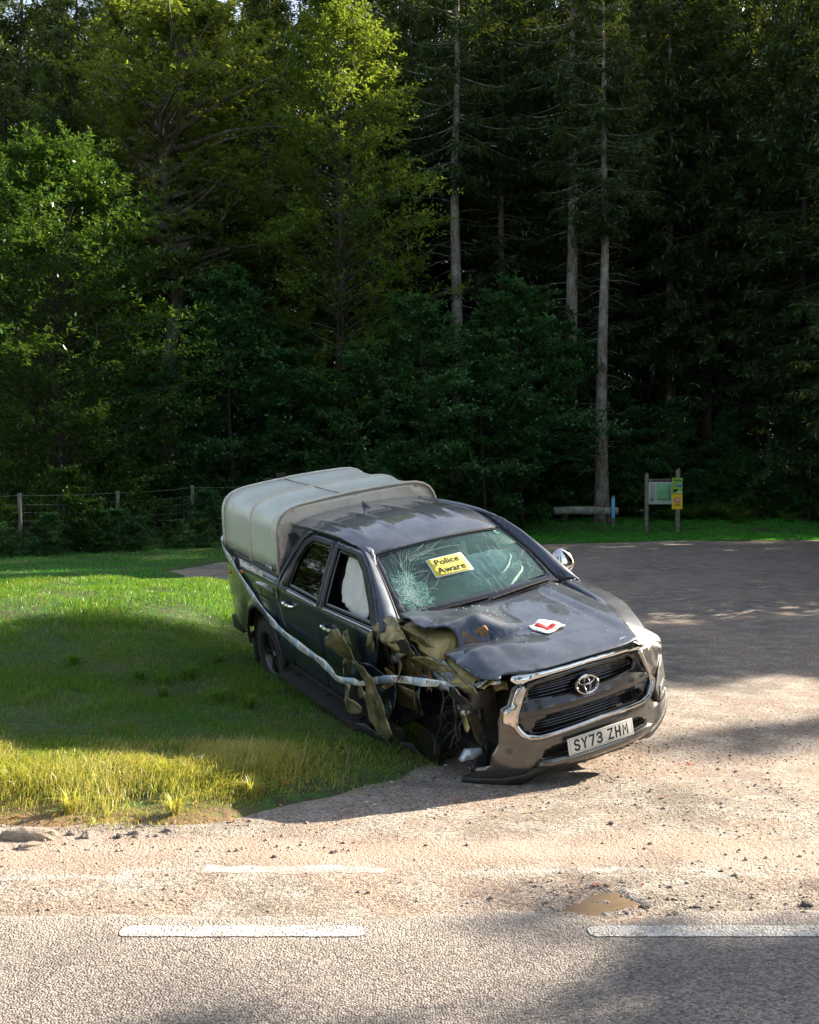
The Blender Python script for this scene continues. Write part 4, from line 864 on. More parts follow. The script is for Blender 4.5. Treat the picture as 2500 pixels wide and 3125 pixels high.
# front end
def xf(y, z): 
    return -.04 - .42 * abs(y / .95) ** 3 - .10 * max(0, z - .65) - (.5 * max(0, .46 - z) if z < .46 else 0)
XF = lambda d=0: (lambda y, z: (xf(y, z) + d, y, z))
GR = [(-.455, 1.035), (-.50, .944), (-.545, .834), (-.552, .78), (-.505, .70), (-.427, .678), (-.191, .69), (.051, .70), (.40, .692), (.49, .71), (.552, .79), (.52, .87), (.455, 1.04), (.30, 1.062), (0, 1.07), (-.30, 1.062)]
LOW = [(-.415, .508), (-.375, .562), (-.26, .572), (.292, .570), (.40, .562), (.455, .53), (.45, .508), (.286, .500), (-.25, .500)]
BUMP = [(-.81, .375), (-.65, .375), (-.511, .415), (-.468, .45), (-.40, .458), (0, .450), (.29, .45), (.40, .458), (.468, .45), (.511, .415), (.60, .425), (.70, .465), (.80, .55), (.88, .64), (.92, .72), (.92, .80), (.90, .87), (.74, .97), (.62, 1.01), (.50, 1.03), (.455, 1.065),
        (0, 1.085), (-.455, 1.055), (-.534, 1.02), (-.58, .907), (-.622, .887), (-.645, .80), (-.655, .70), (-.665, .64), (-.70, .59), (-.715, .56), (-.725, .50), (-.80, .485), (-.815, .43)]
CREASE = lambda y, z: .014 * fs(.575, .60, z) * (1 - fs(.63, .66, z)) - .02 * fs(.58, .52, abs(y)) * 0
fbp = sheet('front_bumper', BUMP, lambda y, z: (xf(y, z) + .012 * math.exp(-((z - .61) / .02) ** 2) * (abs(y) < .5) - .02 * math.exp(-((abs(y) - .60) / .07) ** 2) * (1 if .6 < z < .82 else 0), y, z), GREY, truck, .035, [GR, LOW], .02, sharp=50)
prop(fbp, 'grey painted front bumper broken off at one end')
V = []
sheet('bumper_lip', [(-.84, .335), (-.65, .320), (-.50, .345), (-.44, .395), (-.36, .415), (0, .40), (.36, .415), (.44, .395), (.52, .365), (.62, .385), (.72, .425), (.82, .52), (.86, .60), (.80, .56), (.70, .475), (.60, .435), (.52, .425), (.47, .455), (.40, .465), (0, .458), (-.40, .465), (-.47, .455), (-.52, .42), (-.65, .405), (-.80, .415), (-.86, .40)], XF(-.006), BLACK, fbp, .05, thick=.05)
sheet('skid_bar', [(-.41, .44), (0, .43), (.40, .44), (.49, .455), (.53, .48), (.47, .505), (.30, .500), (0, .497), (-.25, .500), (-.42, .505), (-.47, .47)], XF(.028), GREY, fbp, .05, thick=.03)
sheet('lower_intake', LOW, XF(-.05), DARK, fbp, .08, thick=.01)
# grille
sheet('grille_backing', GR, XF(-.075), DARK, truck, .08, thick=.01)
sur = [(-.435, .660), (-.191, .672), (.051, .680), (.41, .672), (.515, .695), (.582, .785), (.545, .885), (.475, 1.035), (.452, 1.03), (.515, .87), (.548, .79), (.487, .715), (.40, .697), (.051, .705), (-.191, .695), (-.427, .683), (-.502, .705), (-.548, .78), (-.540, .834), (-.498, .944), (-.455, 1.03), (-.525, 1.02), (-.572, .905), (-.615, .885), (-.636, .80), (-.60, .775), (-.575, .76), (-.55, .70), (-.50, .668)]
gs = sheet('grille_surround', sur, lambda y, z: (xf(y, z) + .028, y, z), noisy('dull_chrome', (.60, .60, .60), (.45, .44, .42), 14, .09, 1, 0, 0), truck, .03, thick=.05, sharp=60)
UP = [(-.455, .925), (-.445, .98), (-.40, 1.012), (-.10, 1.02), (.10, 1.022), (.36, 1.03), (.42, .975), (.385, .925), (.12, .905), (-.12, .905)]
LO = [(-.46, .70), (-.42, .765), (-.33, .79), (0, .795), (.33, .79), (.43, .765), (.475, .715), (.40, .703), (0, .706), (-.40, .692)]
gb = sheet('grille_frame', [(-.457, 1.03), (-.50, .944), (-.541, .834), (-.546, .785), (-.503, .71), (-.46, .692), (-.427, .688), (0, .701), (.40, .701), (.485, .717), (.545, .79), (.515, .865), (.452, 1.035), (.30, 1.056), (0, 1.064), (-.30, 1.056)],
           lambda y, z: (xf(y, z) + .004 + .035 * math.exp(-((z - .85 - .0 * abs(y)) / .035) ** 2), y, z), noisy('dark_chrome', (.035, .037, .04), (.05, .05, .052), 6, .22, .5, 0, 0, coat=.7), truck, .026, [UP, LO], .02)
for k in range(6):
    z = .922 + k * .019; b = MB(); y0, y1 = -.45 + .006 * k, .405 - .0 * k
    b.tube([(xf(y, z) - .022 + .0, y, z + .004 * math.sin(k)) for y in np.linspace(y0, y1, 14)], .0062, 6); b.out('slat', GLOSSB, gb)
for k in range(5):
    z = .712 + k * .018; b = MB(); b.tube([(xf(y, z) - .022, y, z) for y in np.linspace(-.455 + .012 * k, .465 - .012 * k, 14)], .006, 6); b.out('slat', GLOSSB, gb)
b = MB()
for y in np.linspace(-.40, .38, 12):
    b.box((xf(y, .97) - .03, y, .965), (.01, .006, .10)); b.box((xf(y, .75) - .03, y, .748), (.01, .006, .085))
b.out('grille_mesh', GLOSSB, gb)
strip = [(-.555, 1.072), (-.535, 1.102), (-.49, 1.127), (-.45, 1.128), (-.425, 1.108), (-.175, 1.106), (.02, 1.106), (.18, 1.106), (.30, 1.112), (.345, 1.135), (.41, 1.13), (.47, 1.10), (.50, 1.06), (.49, 1.035), (.34, 1.064), (.02, 1.075), (-.30, 1.068), (-.45, 1.058), (-.475, 1.045), (-.52, 1.045)]
sheet('chrome_strip', strip, lambda y, z: (xf(y, z) + .035 - 1.4 * max(0, z - 1.085), y, z), CHROME, truck, .025, thick=.02, sharp=60)
# emblem
em = MB()
def ring(cy, cz, ry, rz, r, n=40, a0=0, a1=6.2832):
    P = [(0, cy + ry * math.cos(a0 + (a1 - a0) * i / n), cz + rz * math.sin(a0 + (a1 - a0) * i / n)) for i in range(n + 1)]
    em.tube(P, r, 8, False, 1.3)
ring(0, 0, .086, .061, .0085); ring(0, .026, .062, .026, .0055); ring(0, -.004, .023, .052, .0055)
emo = em.out('emblem', CHROME, truck); emo.location = (xf(0, .945) + .050, -.035, .945); emo.rotation_euler = (0, R(-8), 0)
e2 = MB().lathe([(.0, .004), (.095, .004), (.097, -.01), (.09, -.03)], (0, 0, 0), 'x', 36).out('emblem_base', GLOSSB, emo); e2.scale = (1, 1, .72); e2.location = (-.008, 0, 0)
# left head lamp, fog recess, fender
HLP = [(.40, 1.075), (.47, 1.125), (.52, 1.145), (.60, 1.125), (.72, 1.06), (.84, .98), (.905, .90), (.89, .865), (.78, .93), (.66, .985), (.52, 1.02), (.47, 1.03)]
hx = lambda y, z: xf(y, z) - .9 * max(0, z - .95) * (abs(y) > .35) - .12 * max(0, y - .8)
hlb = sheet('headlight', HLP, lambda y, z: (hx(y, z) + .012, y, z), mat('lamp_lens', (.86, .88, .90), .24, .6, 1), truck, .03, thick=.03, sharp=60)
sheet('lamp_trim', band([(.44, 1.05), (.52, 1.075), (.66, 1.035), (.84, .935)], .012), lambda y, z: (hx(y, z) + .032, y, z), CHROME, hlb, .03, thick=.01)
fg = sheet('fog_recess', [(.60, .70), (.70, .80), (.80, .87), (.845, .84), (.85, .66), (.80, .57), (.66, .575), (.61, .62)], lambda y, z: (hx(y, z) + .010, y, z), BLACK, fbp, .04, thick=.02)
sheet('fog_surround', [(.665, .61), (.80, .61), (.83, .67), (.80, .70), (.68, .69)], lambda y, z: (hx(y, z) + .026, y, z), CHROME, fg, .03, [[(.69, .625), (.79, .625), (.81, .665), (.785, .685), (.70, .675)]], thick=.01)
# left wing: from the bonnet edge over the crest and down
def wing(s, xs_, m, name='front_wing'):
    V = []; F = []; n = 12
    for i, x in enumerate(xs_):
        t = min(1, max(0, (-x - .33) / 1.04)); yb = float(np.interp(-x, [.30, .50, .70, .92, 1.15, 1.40], [.535, .60, .655, .695, .725, .745])); e = (1 - t) ** 3
        zb = hoodz(max(x, -1.33), min(yb, .66)) - .002; yo = SYr(x, .9) + .01
        prof = [(yb - .012, zb - .05), (yb + .002, zb - .004), (yb + .02, zb + .004 - .02 * e), (yb + .06, zb - .002 - .05 * e), (yb + (yo - yb) * .68, zb - .018 - .13 * e), (yb + (yo - yb) * .88, zb - .055 - .19 * e), (yo - .008, zb - .11 - .22 * e), (yo, zb - .20 - .22 * e)]
        r = math.hypot(x + .95, 0); zt = .39 + math.sqrt(max(0, .47 ** 2 - (x + .95) ** 2)) if abs(x + .95) < .47 else .42
        zl = zb - .20 - .22 * e
        for q in range(1, 5): z = zl + (min(zt, zl - .01) - zl) * q / 4; prof.append((SYr(x, z), z))
        V += [(x, s * y, z) for y, z in prof]
    for i in range(len(xs_) - 1): F += [(i*n+k, i*n+k+1, (i+1)*n+k+1, (i+1)*n+k) for k in range(n - 1)]
    o = mesh(name, V, F, m, truck, True, 55); solid(o, .006, 0); return o
wing(1, np.linspace(-.33, -1.42, 28), PAINT_T)
# door mirror
bm = bmesh.new(); bmesh.ops.create_uvsphere(bm, u_segments=24, v_segments=14, radius=1)
for v in bm.verts:
    x, y, z = v.co; v.co = Vector((-1.76 + (.075 if x > 0 else .045) * x * (1 - .25 * z), 1.00 + .125 * y, 1.285 + .115 * z * (1 - .18 * y) - .02 * abs(y)))
me = bpy.data.meshes.new('door_mirror'); bm.to_mesh(me); bm.free(); me.shade_smooth(); me.materials.append(CHROME); dm = link('door_mirror', me, truck)
MB().tube([(-1.70, .87, 1.17), (-1.73, .93, 1.19), (-1.75, .97, 1.22)], [.05, .035, .03], 10).out('mirror_arm', PAINT_T, dm)
# number plate
PLATE_W = noisy('plate_white', (.60, .60, .56), (.68, .68, .64), 20, .45, 0, 0, 0)
LETTER = mat('letter_black', (.012, .012, .012), .5)
pl = MB().box((0, 0, 0), (.008, .535, .115), bev=.003).out('number_plate', PLATE_W, truck); pl.location = (.012, .015, .563); pl.rotation_euler = (0, R(-4), 0)
def text_mesh(name, s, size, m, parent, M4, bold=.0, ext=.0008, xs=1.0, warp=None):
    cu = bpy.data.curves.new('t', 'FONT'); cu.body = s; cu.size = size; cu.extrude = ext; cu.offset = bold; cu.align_x = 'CENTER'; cu.align_y = 'CENTER'; cu.space_character = 1.04; cu.resolution_u = 3
    to = bpy.data.objects.new('t', cu); COL.objects.link(to); dg = bpy.context.evaluated_depsgraph_get()
    me = bpy.data.meshes.new_from_object(to.evaluated_get(dg)); bpy.data.objects.remove(to); me.name = name
    for v in me.vertices:
        p = Vector((v.co.x * xs, v.co.y, v.co.z)); v.co = warp(p) if warp else M4 @ p
    me.materials.clear(); me.materials.append(m); return link(name, me, parent)
FACE = Matrix(((0, 0, 1, 0), (1, 0, 0, 0), (0, 1, 0, 0), (0, 0, 0, 1)))     # text plane -> facing +x, reading along +y
GL = {'S': [[(.95, .86), (.75, 1), (.25, 1), (.04, .86), (.04, .66), (.2, .56), (.8, .44), (.96, .34), (.96, .14), (.75, 0), (.25, 0), (.05, .14)]],
      'Y': [[(.02, 1), (.5, .48), (.98, 1)], [(.5, .48), (.5, 0)]], '7': [[(.03, 1), (.97, 1), (.42, 0)]],
      '3': [[(.05, .86), (.25, 1), (.75, 1), (.95, .86), (.95, .66), (.75, .53), (.40, .53)], [(.75, .53), (.97, .36), (.97, .14), (.75, 0), (.25, 0), (.04, .14)]],
      'Z': [[(.03, 1), (.95, 1), (.05, 0), (.97, 0)]], 'H': [[(.05, 1), (.05, 0)], [(.95, 1), (.95, 0)], [(.05, .5), (.95, .5)]],
      'M': [[(.04, 0), (.04, 1), (.5, .38), (.96, 1), (.96, 0)]]}
def stroke_text(name, text, h, wd, gap, t, m, parent, x):
    """letters drawn as mitred strokes on the plane facing +x"""
    tot = sum((wd + gap) if c != ' ' else wd * .62 for c in text) - gap; y = -tot / 2
    for ch in text:
        if ch == ' ': y += wd * .62; continue
        q = MB()
        for P in GL[ch]:
            P = [Vector((y + t / 2 + px * (wd - t), -h / 2 + t / 2 + pz * (h - t))) for px, pz in P]; A = []; B = []
            for i, p in enumerate(P):
                d0 = (p - P[i - 1]).normalized() if i else (P[1] - p).normalized(); d1 = (P[i + 1] - p).normalized() if i < len(P) - 1 else d0
                n0 = Vector((-d0.y, d0.x)); n1 = Vector((-d1.y, d1.x)); mt = (n0 + n1).normalized(); k = min(1.6, 1 / max(.4, mt.dot(n0)))
                e = p - d0 * t / 2 if i == 0 else p + d0 * t / 2 if i == len(P) - 1 else p
                A.append(e + mt * t / 2 * k); B.append(e - mt * t / 2 * k)
            V = [(x, v.x, v.y) for v in A + B]; n = len(P); q.add(V, [(i, i + 1, n + i + 1, n + i) for i in range(n - 1)])
        q.out(name, m, parent, False); y += wd + gap
stroke_text('letter', 'SY73 ZHM', .079, .050, .011, .0135, LETTER, pl, .0055)
sheet('plate_border', [(-.255, -.048), (.255, -.048), (.255, .048), (-.255, .048)], lambda y, z: (.0052, y, z), LETTER, pl, .1, [[(-.2535, -.0465), (.2535, -.0465), (.2535, .0465), (-.2535, .0465)]], .0006)

# wheels
def wheel(x, y, z, s, steer=0, label=None):
    w_ = bpy.data.objects.new('wheel', None); COL.objects.link(w_); w_.parent = truck; w_.location = (x, y, z); w_.rotation_euler = (0, 0, steer); w_.empty_display_size = .2
    t = MB(); t.lathe([(.225, -.10), (.25, -.125), (.32, -.130), (.360, -.118), (.378, -.09), (.382, 0), (.378, .09), (.360, .118), (.32, .130), (.25, .125), (.225, .10)], (0, 0, 0), 'y', 48)
    for k in range(36):
        a = 6.2832 * k / 36
        for yy, dk in ((-.085, 0), (0, .5), (.085, 0)):
            b = a + dk * .17; rot = Matrix.Rotation(-b, 3, 'Y'); t.box(rot @ Vector((.385, yy, 0)), (.014, .062, .045), rot)
    t.out('tyre', RUBBER, w_)
    r = MB(); f = s
    r.lathe([(.228, -f * .09), (.232, f * .085), (.222, f * .105), (.205, f * .085), (.195, f * .0), (.20, -f * .09)], (0, 0, 0), 'y', 40)
    r.lathe([(0, f * .09), (.035, f * .088), (.045, f * .075), (.06, f * .06), (.06, 0)], (0, 0, 0), 'y', 24)
    for k in range(6):
        rot = Matrix.Rotation(6.2832 * k / 6, 3, 'Y'); r.box(rot @ Vector((.13, f * .065, .022)), (.17, .03, .026), rot, .006); r.box(rot @ Vector((.13, f * .065, -.022)), (.17, .03, .026), rot, .006)
    r.out('rim', noisy('alloy', (.06, .06, .065), (.12, .12, .12), 9, .35, .9), w_)
    MB().lathe([(0, -f * .02), (.15, -f * .02), (.155, -f * .03)], (0, 0, 0), 'y', 24).out('brake_disc', bpy.data.materials['brake_steel'], w_)
wheel(-4.085, -.80, .375, -1); wheel(-4.085, .80, .375, 1); wheel(-.97, .79, .375, 1, R(-6))

# aluminium canopy
can = bpy.data.objects.new('canopy', None); COL.objects.link(can); can.parent = truck; can.location = (-3.62, 0, 1.24); can.empty_display_size = .2
def canp(d=0):   # half section, (y,z) from the right sill over the top to the left sill
    P = [(-.862, 1.245), (-.855, 1.40), (-.842, 1.55), (-.830, 1.66), (-.812, 1.73), (-.775, 1.79), (-.72, 1.83), (-.65, 1.855), (-.55, 1.868), (-.30, 1.88), (0, 1.886)]
    P = P + [(-y, z) for y, z in P[:-1]][::-1]; out = []
    for i, (y, z) in enumerate(P):
        a = Vector(P[min(i + 1, len(P) - 1)]) - Vector(P[max(i - 1, 0)]); n = Vector((-a.y, a.x)).normalized(); out.append((y + n.x * d, z + n.y * d))
    return out
def canloft(name, xs_, m, parent, cap=False, thick=.004):
    V = []; F = []; n = len(canp())
    for x, d in xs_: V += [(x + 3.62, y, z - 1.24) for y, z in canp(d)]
    for i in range(len(xs_) - 1): F += [(i*n+k, i*n+k+1, (i+1)*n+k+1, (i+1)*n+k) for k in range(n - 1)]
    o = mesh(name, V, F, m, parent, True, 40); solid(o, thick, 0); return o
canloft('canopy_shell', [(-3.66, 0), (-3.8, -.010), (-4.0, -.020), (-4.2, -.016), (-4.34, -.002), (-4.44, -.002), (-4.6, -.014), (-4.85, -.020), (-5.05, -.012), (-5.22, 0)], ALU, can)
canloft('canopy_rib', [(-5.27, -.02), (-5.27, .012), (-5.25, .016), (-5.225, .016), (-5.21, .004)], ALU_T, can, thick=.003)
canloft('canopy_rib', [(-4.43, 0), (-4.425, .012), (-4.395, .014), (-4.365, .012), (-4.36, 0)], ALU_T, can, thick=.003)
canloft('canopy_rib', [(-3.66, -.004), (-3.655, .012), (-3.635, .014), (-3.615, .012), (-3.61, -.006)], ALU_T, can, thick=.003)
cp = canp(-.004); cin = [(y, z) for y, z in cp]
sheet('front_wall', [(y, z) for y, z in cp], lambda y, z: (-.02, y, z - 1.24), ALU_T, can, .07, thick=.006)
sheet('rear_wall', [(y, z) for y, z in cp], lambda y, z: (-1.60, y, z - 1.24), ALU, can, .1, thick=.006)
q = MB()
for k, (y, z) in enumerate(canp(-.035)[1::3]):
    q.lathe([(0, .003), (.004, .003), (.005, 0)], (.004 - .02 + .006, y, z - 1.24), 'x', 8)
for x in (-5.24, -3.95, -4.15):
    for y, z in [p for p in resample(canp(.0175 if x < -5 else .0), .17, False)] if x < -5 else [(yy, 1.868 - abs(yy) * .02) for yy in (-.3, -.18, -.06)]:
        a = Vector((0, y * .4, 1)).normalized(); q.box((x + 3.62, y, z - 1.24), (.008, .008, .004))
prop(q.out('rivet', DARK, can), kind='stuff')
for x0, x1 in ((-4.40, -3.64), (-5.24, -4.40)):
    q = MB(); q.tube([(x + 3.62, -.12, (1.8855 - .005 * math.sin(math.pi * (x - x0) / (x1 - x0))) - 1.24) for x in np.linspace(x0, x1, 8)], .004, 5); q.out('roof_seam', BLACK, can)
q = MB(); q.box((-5.26 + 3.62, -.30, 1.90 - 1.24), (.03, .09, .035), bev=.008); q.box((-5.26 + 3.62, -.14, 1.915 - 1.24), (.04, .10, .06), bev=.008); q.out('roof_bracket', DARK, can)
def sticker(x0, x1, z0, z1, m):
    return sheet('sticker', [(x0, z0), (x1, z0), (x1, z1), (x0, z1)], lambda x, z: (x + 3.62, -(.862 - .045 * (z - 1.24)) - .006, z - 1.24), m, can, .05, thick=.001)
WS_ = mat('sticker_white', (.6, .6, .58), .5)
s1 = sticker(-3.97, -3.80, 1.265, 1.31, WS_); s2 = sticker(-3.76, -3.69, 1.285, 1.345, LETTER)
for (a, b, c, d) in ((-3.955, -3.87, 1.292, 1.302), (-3.955, -3.82, 1.278, 1.284)): sticker(a, b, c, d, LETTER).location.y = -.002
for zz in (1.30, 1.316, 1.33): sticker(-3.75, -3.70, zz, zz + .006, WS_).location.y = -.002
sheet('canopy_skirt', [(-5.25, 1.225), (-3.62, 1.215), (-3.62, 1.25), (-5.25, 1.26)], lambda x, z: (x + 3.62, -.872, z - 1.24), BLACK, can, .1, thick=.01)

q = MB(); rr = random.Random(33)
for k in range(90):
    x, y = -1.25 + 1.1 * rr.random(), rr.uniform(-.35, .6); z = hoodz(x, y) + .004; r_ = rr.uniform(.002, .0045)
    q.add([(x - r_, y, z), (x, y - r_, z), (x + r_, y, z), (x, y + r_, z), (x, y, z + r_)], [(0, 1, 4), (1, 2, 4), (2, 3, 4), (3, 0, 4)])
prop(q.out('glass_crumbs', mat('crumb_glass', (.7, .75, .74), .2), truck, False), kind='stuff')
# things lying on or tied round the truck
def carried(name, label, cat, M4=TM):
    o = empty(name, label, cat); o.matrix_world = M4; return o
# police tape
TAPE = [(-5.27, -.70, 1.42), (-5.285, -.845, 1.375), (-5.20, -.905, 1.31), (-4.86, -.925, 1.19), (-4.50, -.94, 1.045), (-4.12, -.955, .93), (-3.80, -.965, .845), (-3.40, -.985, .795), (-2.90, -1.0, .775), (-2.45, -1.01, .765), (-2.16, -1.03, .755), (-1.90, -1.07, .76), (-1.70, -1.02, .78),
        (-1.50, -.96, .82), (-1.32, -.90, .87), (-1.12, -.86, .905), (-.92, -.835, .935), (-.70, -.80, .975), (-.50, -.765, 1.01), (-.36, -.70, 1.035), (-.20, -.585, 1.055)]
def spline(P, k=10):
    P = [Vector(p) for p in P]; out = []
    for i in range(len(P) - 1):
        a, b, c, d = P[max(i - 1, 0)], P[i], P[i + 1], P[min(i + 2, len(P) - 1)]
        for j in range(k):
            t = j / k; out.append(.5 * ((2 * b) + (-a + c) * t + (2 * a - 5 * b + 4 * c - d) * t * t + (-a + 3 * b - 3 * c + d) * t ** 3))
    out.append(P[-1]); return out
tp = spline(TAPE); sl_ = [0]
for a, b in zip(tp[:-1], tp[1:]): sl_.append(sl_[-1] + (b - a).length)
def tape_at(s, w_):   # s along, w_ across (-.5..+.5)
    s = min(max(s, 0), sl_[-1] - 1e-4); i = int(np.searchsorted(sl_, s, side='right')) - 1; i = min(i, len(tp) - 2)
    t = (s - sl_[i]) / (sl_[i + 1] - sl_[i]); p = tp[i].lerp(tp[i + 1], t); d = (tp[i + 1] - tp[i]).normalized()
    up = (Vector((0, 0, 1)) - d * d.z).normalized(); nrm = d.cross(up).normalized()
    wd = .078 * (1 if s < sl_[-1] - 1.9 else .75 if s < sl_[-1] - .7 else max(.25, .75 * (sl_[-1] - s) / .7)); fold = .006 * math.sin(s * 9) + .008 * nz(s * 6, w_ * 2)
    return p + up * w_ * wd + nrm * (fold * w_ * 1.6 + .004)
tapem = mat('tape_white', (.80, .84, .83), .4); tapeb = mat('tape_blue', (.42, .56, .70), .4)
tro = carried('police_tape', 'white and blue police tape tied round the truck from canopy to grille', 'tape')
s = 0; k = 0
while s < sl_[-1]:
    ln = .30 if k % 2 == 0 else .13; n = max(2, int(ln / .025)); V = []
    for i in range(n + 1):
        ssx = min(s + ln * i / n, sl_[-1]); V += [tape_at(ssx + .02 * q, q) for q in (-.5, 0, .5)]
    F = [(i*3+q, i*3+3+q, i*3+4+q, i*3+1+q) for i in range(n) for q in (0, 1)]
    solid(mesh('blue_band' if k % 2 else 'white_band', V, F, tapeb if k % 2 else tapem, tro), .0012, 0); s += ln; k += 1
tb_ = mat('tape_print', (.12, .18, .25), .5); s = .15
while s < sl_[-1] - .5:
    def wp_(p, s0=s):
        q = tape_at(s0 + p.x, p.y / .078); q.y -= .0022; return q
    text_mesh('tape_lettering', 'POLICE', .052, tb_, tro, None, .001, .0, 1.1, wp_); s += .43
# notice behind the glass: black words on yellow
NM = lambda d: (lambda a, b: tuple(ws(-.17 + a * 1.0 * 2 / 1.34, .545 + b / .78) + WN * (.010 + d)))
npo = carried('police_notice', 'yellow notice with a white border reading Police Aware on the windscreen', 'notice')
sheet('paper', [(-.165, -.105), (.165, -.105), (.165, .105), (-.165, .105)], NM(0), mat('paper_white', (.75, .75, .72), .7), npo, .05, thick=.001)
sheet('yellow_print', [(-.155, -.096), (.155, -.096), (.155, .096), (-.155, .096)], NM(.0016), noisy('yellow_paper', (.72, .62, .04), (.78, .70, .20), 9, .6, 0, 0, 0), npo, .05, thick=.001)
for s_, yy in (('Police', .045), ('Aware', -.045)):
    text_mesh('lettering', s_, .088, LETTER, npo, None, .0016, .0, 1.0, lambda p, yy=yy: Vector(NM(.0034)(p.x, p.y + yy)))
# learner plate on the bonnet
lpo = carried('learner_plate', 'crumpled white learner plate with a red L lying on the bonnet', 'learner plate')
def LPf(d):
    def f(a, b):
        c, s_ = math.cos(R(14)), math.sin(R(14)); y = .055 + (a * c - b * s_); x = -.60 - (a * s_ + b * c) * 1.25
        return (x, y, hoodz(x, y) + .012 + d + .014 * nz(a * 12, b * 12, 3) + .035 * max(0, abs(a) + abs(b) - .14))
    return f
sheet('card', [(-.10, -.085), (.09, -.09), (.105, .0), (.07, .075), (.055, .095), (-.08, .085), (-.115, .03)], LPf(0), mat('card_white', (.78, .76, .74), .6), lpo, .02, thick=.0015)
sheet('red_letter', [(-.05, .06), (-.052, -.05), (.055, -.05), (.055, -.018), (-.012, -.018), (-.010, .06)], LPf(.003), mat('letter_red', (.60, .02, .02), .6), lpo, .02, thick=.001)

# ---------------------------------------------------------------- grass
def grass_mat(name, cols, tcol, scale):
    m = leaf_mat(name, cols, .45, tcol, .4, scale); return m
GR_N = grass_mat('verge_grass_blades', [(.09, .21, .012), (.24, .33, .025), (.46, .42, .09), (.62, .48, .18)], (.72, .66, .08), 1.3)
GR_M = grass_mat('bank_grass_blades', [(.014, .12, .008), (.035, .20, .012), (.10, .23, .016), (.26, .22, .05)], (.24, .50, .02), .8)
GR_F = grass_mat('lawn_grass_blades', [(.02, .26, .014), (.04, .36, .022), (.09, .36, .03)], (.2, .6, .03), .3)
def grass(n, area, ln, wd, m, seed, dens=None, lean=.45, name='grass'):
    rs = np.random.RandomState(seed); x = rs.uniform(area[0], area[1], n); y = rs.uniform(area[2], area[3], n)
    d = turf_dist(x, y); keep = d > -.05 + .16 * wob(x, y, 5)
    if dens is not None: keep &= rs.uniform(0, 1, n) < dens(x, y, d)
    x, y = x[keep], y[keep]; n = len(x); d = d[keep]
    z = heights(x, y) - .01
    L_ = ln(x, y, d) * rs.uniform(.5, 1.3, n); W = wd * rs.uniform(.6, 1.4, n) * (.8 + .012 * y)
    a = rs.uniform(0, 6.283, n); fa = wob(x, y, 3) * 1.5 + rs.normal(0, 1.2, n); le = lean * rs.uniform(.15, 1.6, n)
    side = np.stack([np.cos(a), np.sin(a), 0 * a], 1) * W[:, None] * .5; ld = np.stack([np.cos(fa), np.sin(fa), 0 * a], 1)
    P = np.stack([x, y, z], 1); up = np.array([0, 0, 1.0])
    m1 = P + (up * .58 + ld * le[:, None] * .28) * L_[:, None]; tip = P + (up * (1 - .35 * le[:, None]) + ld * le[:, None]) * L_[:, None]
    V = np.stack([P - side, P + side, m1 - side * .75, m1 + side * .75, tip], 1).reshape(-1, 3)
    me = bpy.data.meshes.new(name); me.vertices.add(len(V)); me.vertices.foreach_set('co', V.astype(np.float32).ravel())
    idx = (np.arange(n)[:, None] * 5 + np.array([0, 1, 3, 2, 2, 3, 4])).astype(np.int32).ravel()
    me.loops.add(len(idx)); me.loops.foreach_set('vertex_index', idx)
    me.polygons.add(2 * n); me.polygons.foreach_set('loop_start', (np.arange(n)[:, None] * 7 + np.array([0, 4])).astype(np.int32).ravel())
    me.update(calc_edges=True); me.materials.append(m); return prop(link(name, me), kind='stuff')
edge = lambda x, y, d: np.clip(.25 + d * 1.6, 0, 1) * (.35 + .65 * (wob(x, y, 2.2) > -.7))
grass(64000, (-3.9, .6, 6.2, 8.2), lambda x, y, d: .035 + .085 * ss(.0, .5, d) * (1 - .55 * ss(.75, 1.2, d)) * (1 - .6 * ss(-1.3, -.2, x)) + .045 * np.clip(wob(x, y, 3.2), -.4, 2), .0045, GR_N, 1,
      lambda x, y, d: edge(x, y, d) * (1 - ss(7.6, 8.2, y)) * (1 - .75 * ss(-1.1, -.2, x)), lean=.9)
grass(150000, (-5.5, .7, 7.2, 12.2), lambda x, y, d: .050 + .03 * np.clip(wob(x, y, 1.7), -.8, 2) * ss(.2, .8, d), .006, GR_M, 2, lambda x, y, d: edge(x, y, d) * (.55 + .45 * ss(7.2, 8.2, y)) * (1 - .75 * (wob(x, y, 1.3) > .75)))
grass(80000, (-7.5, -.6, 12.0, 17.2), lambda x, y, d: .065 + .04 * np.clip(wob(x, y, 1.7), -.8, 2), .007, GR_M, 3, lambda x, y, d: edge(x, y, d) * (1 - .6 * (wob(x, y, .9) > .8)))
grass(60000, (-16, 3, 17, 36), lambda x, y, d: .07 + .02 * wob(x, y, 1.7), .014, GR_F, 4, lambda x, y, d: edge(x, y, d))
grass(130000, (-2, 19, 34, 47), lambda x, y, d: .06 + .02 * wob(x, y, 1.7), .022, GR_F, 5, lambda x, y, d: edge(x, y, d))
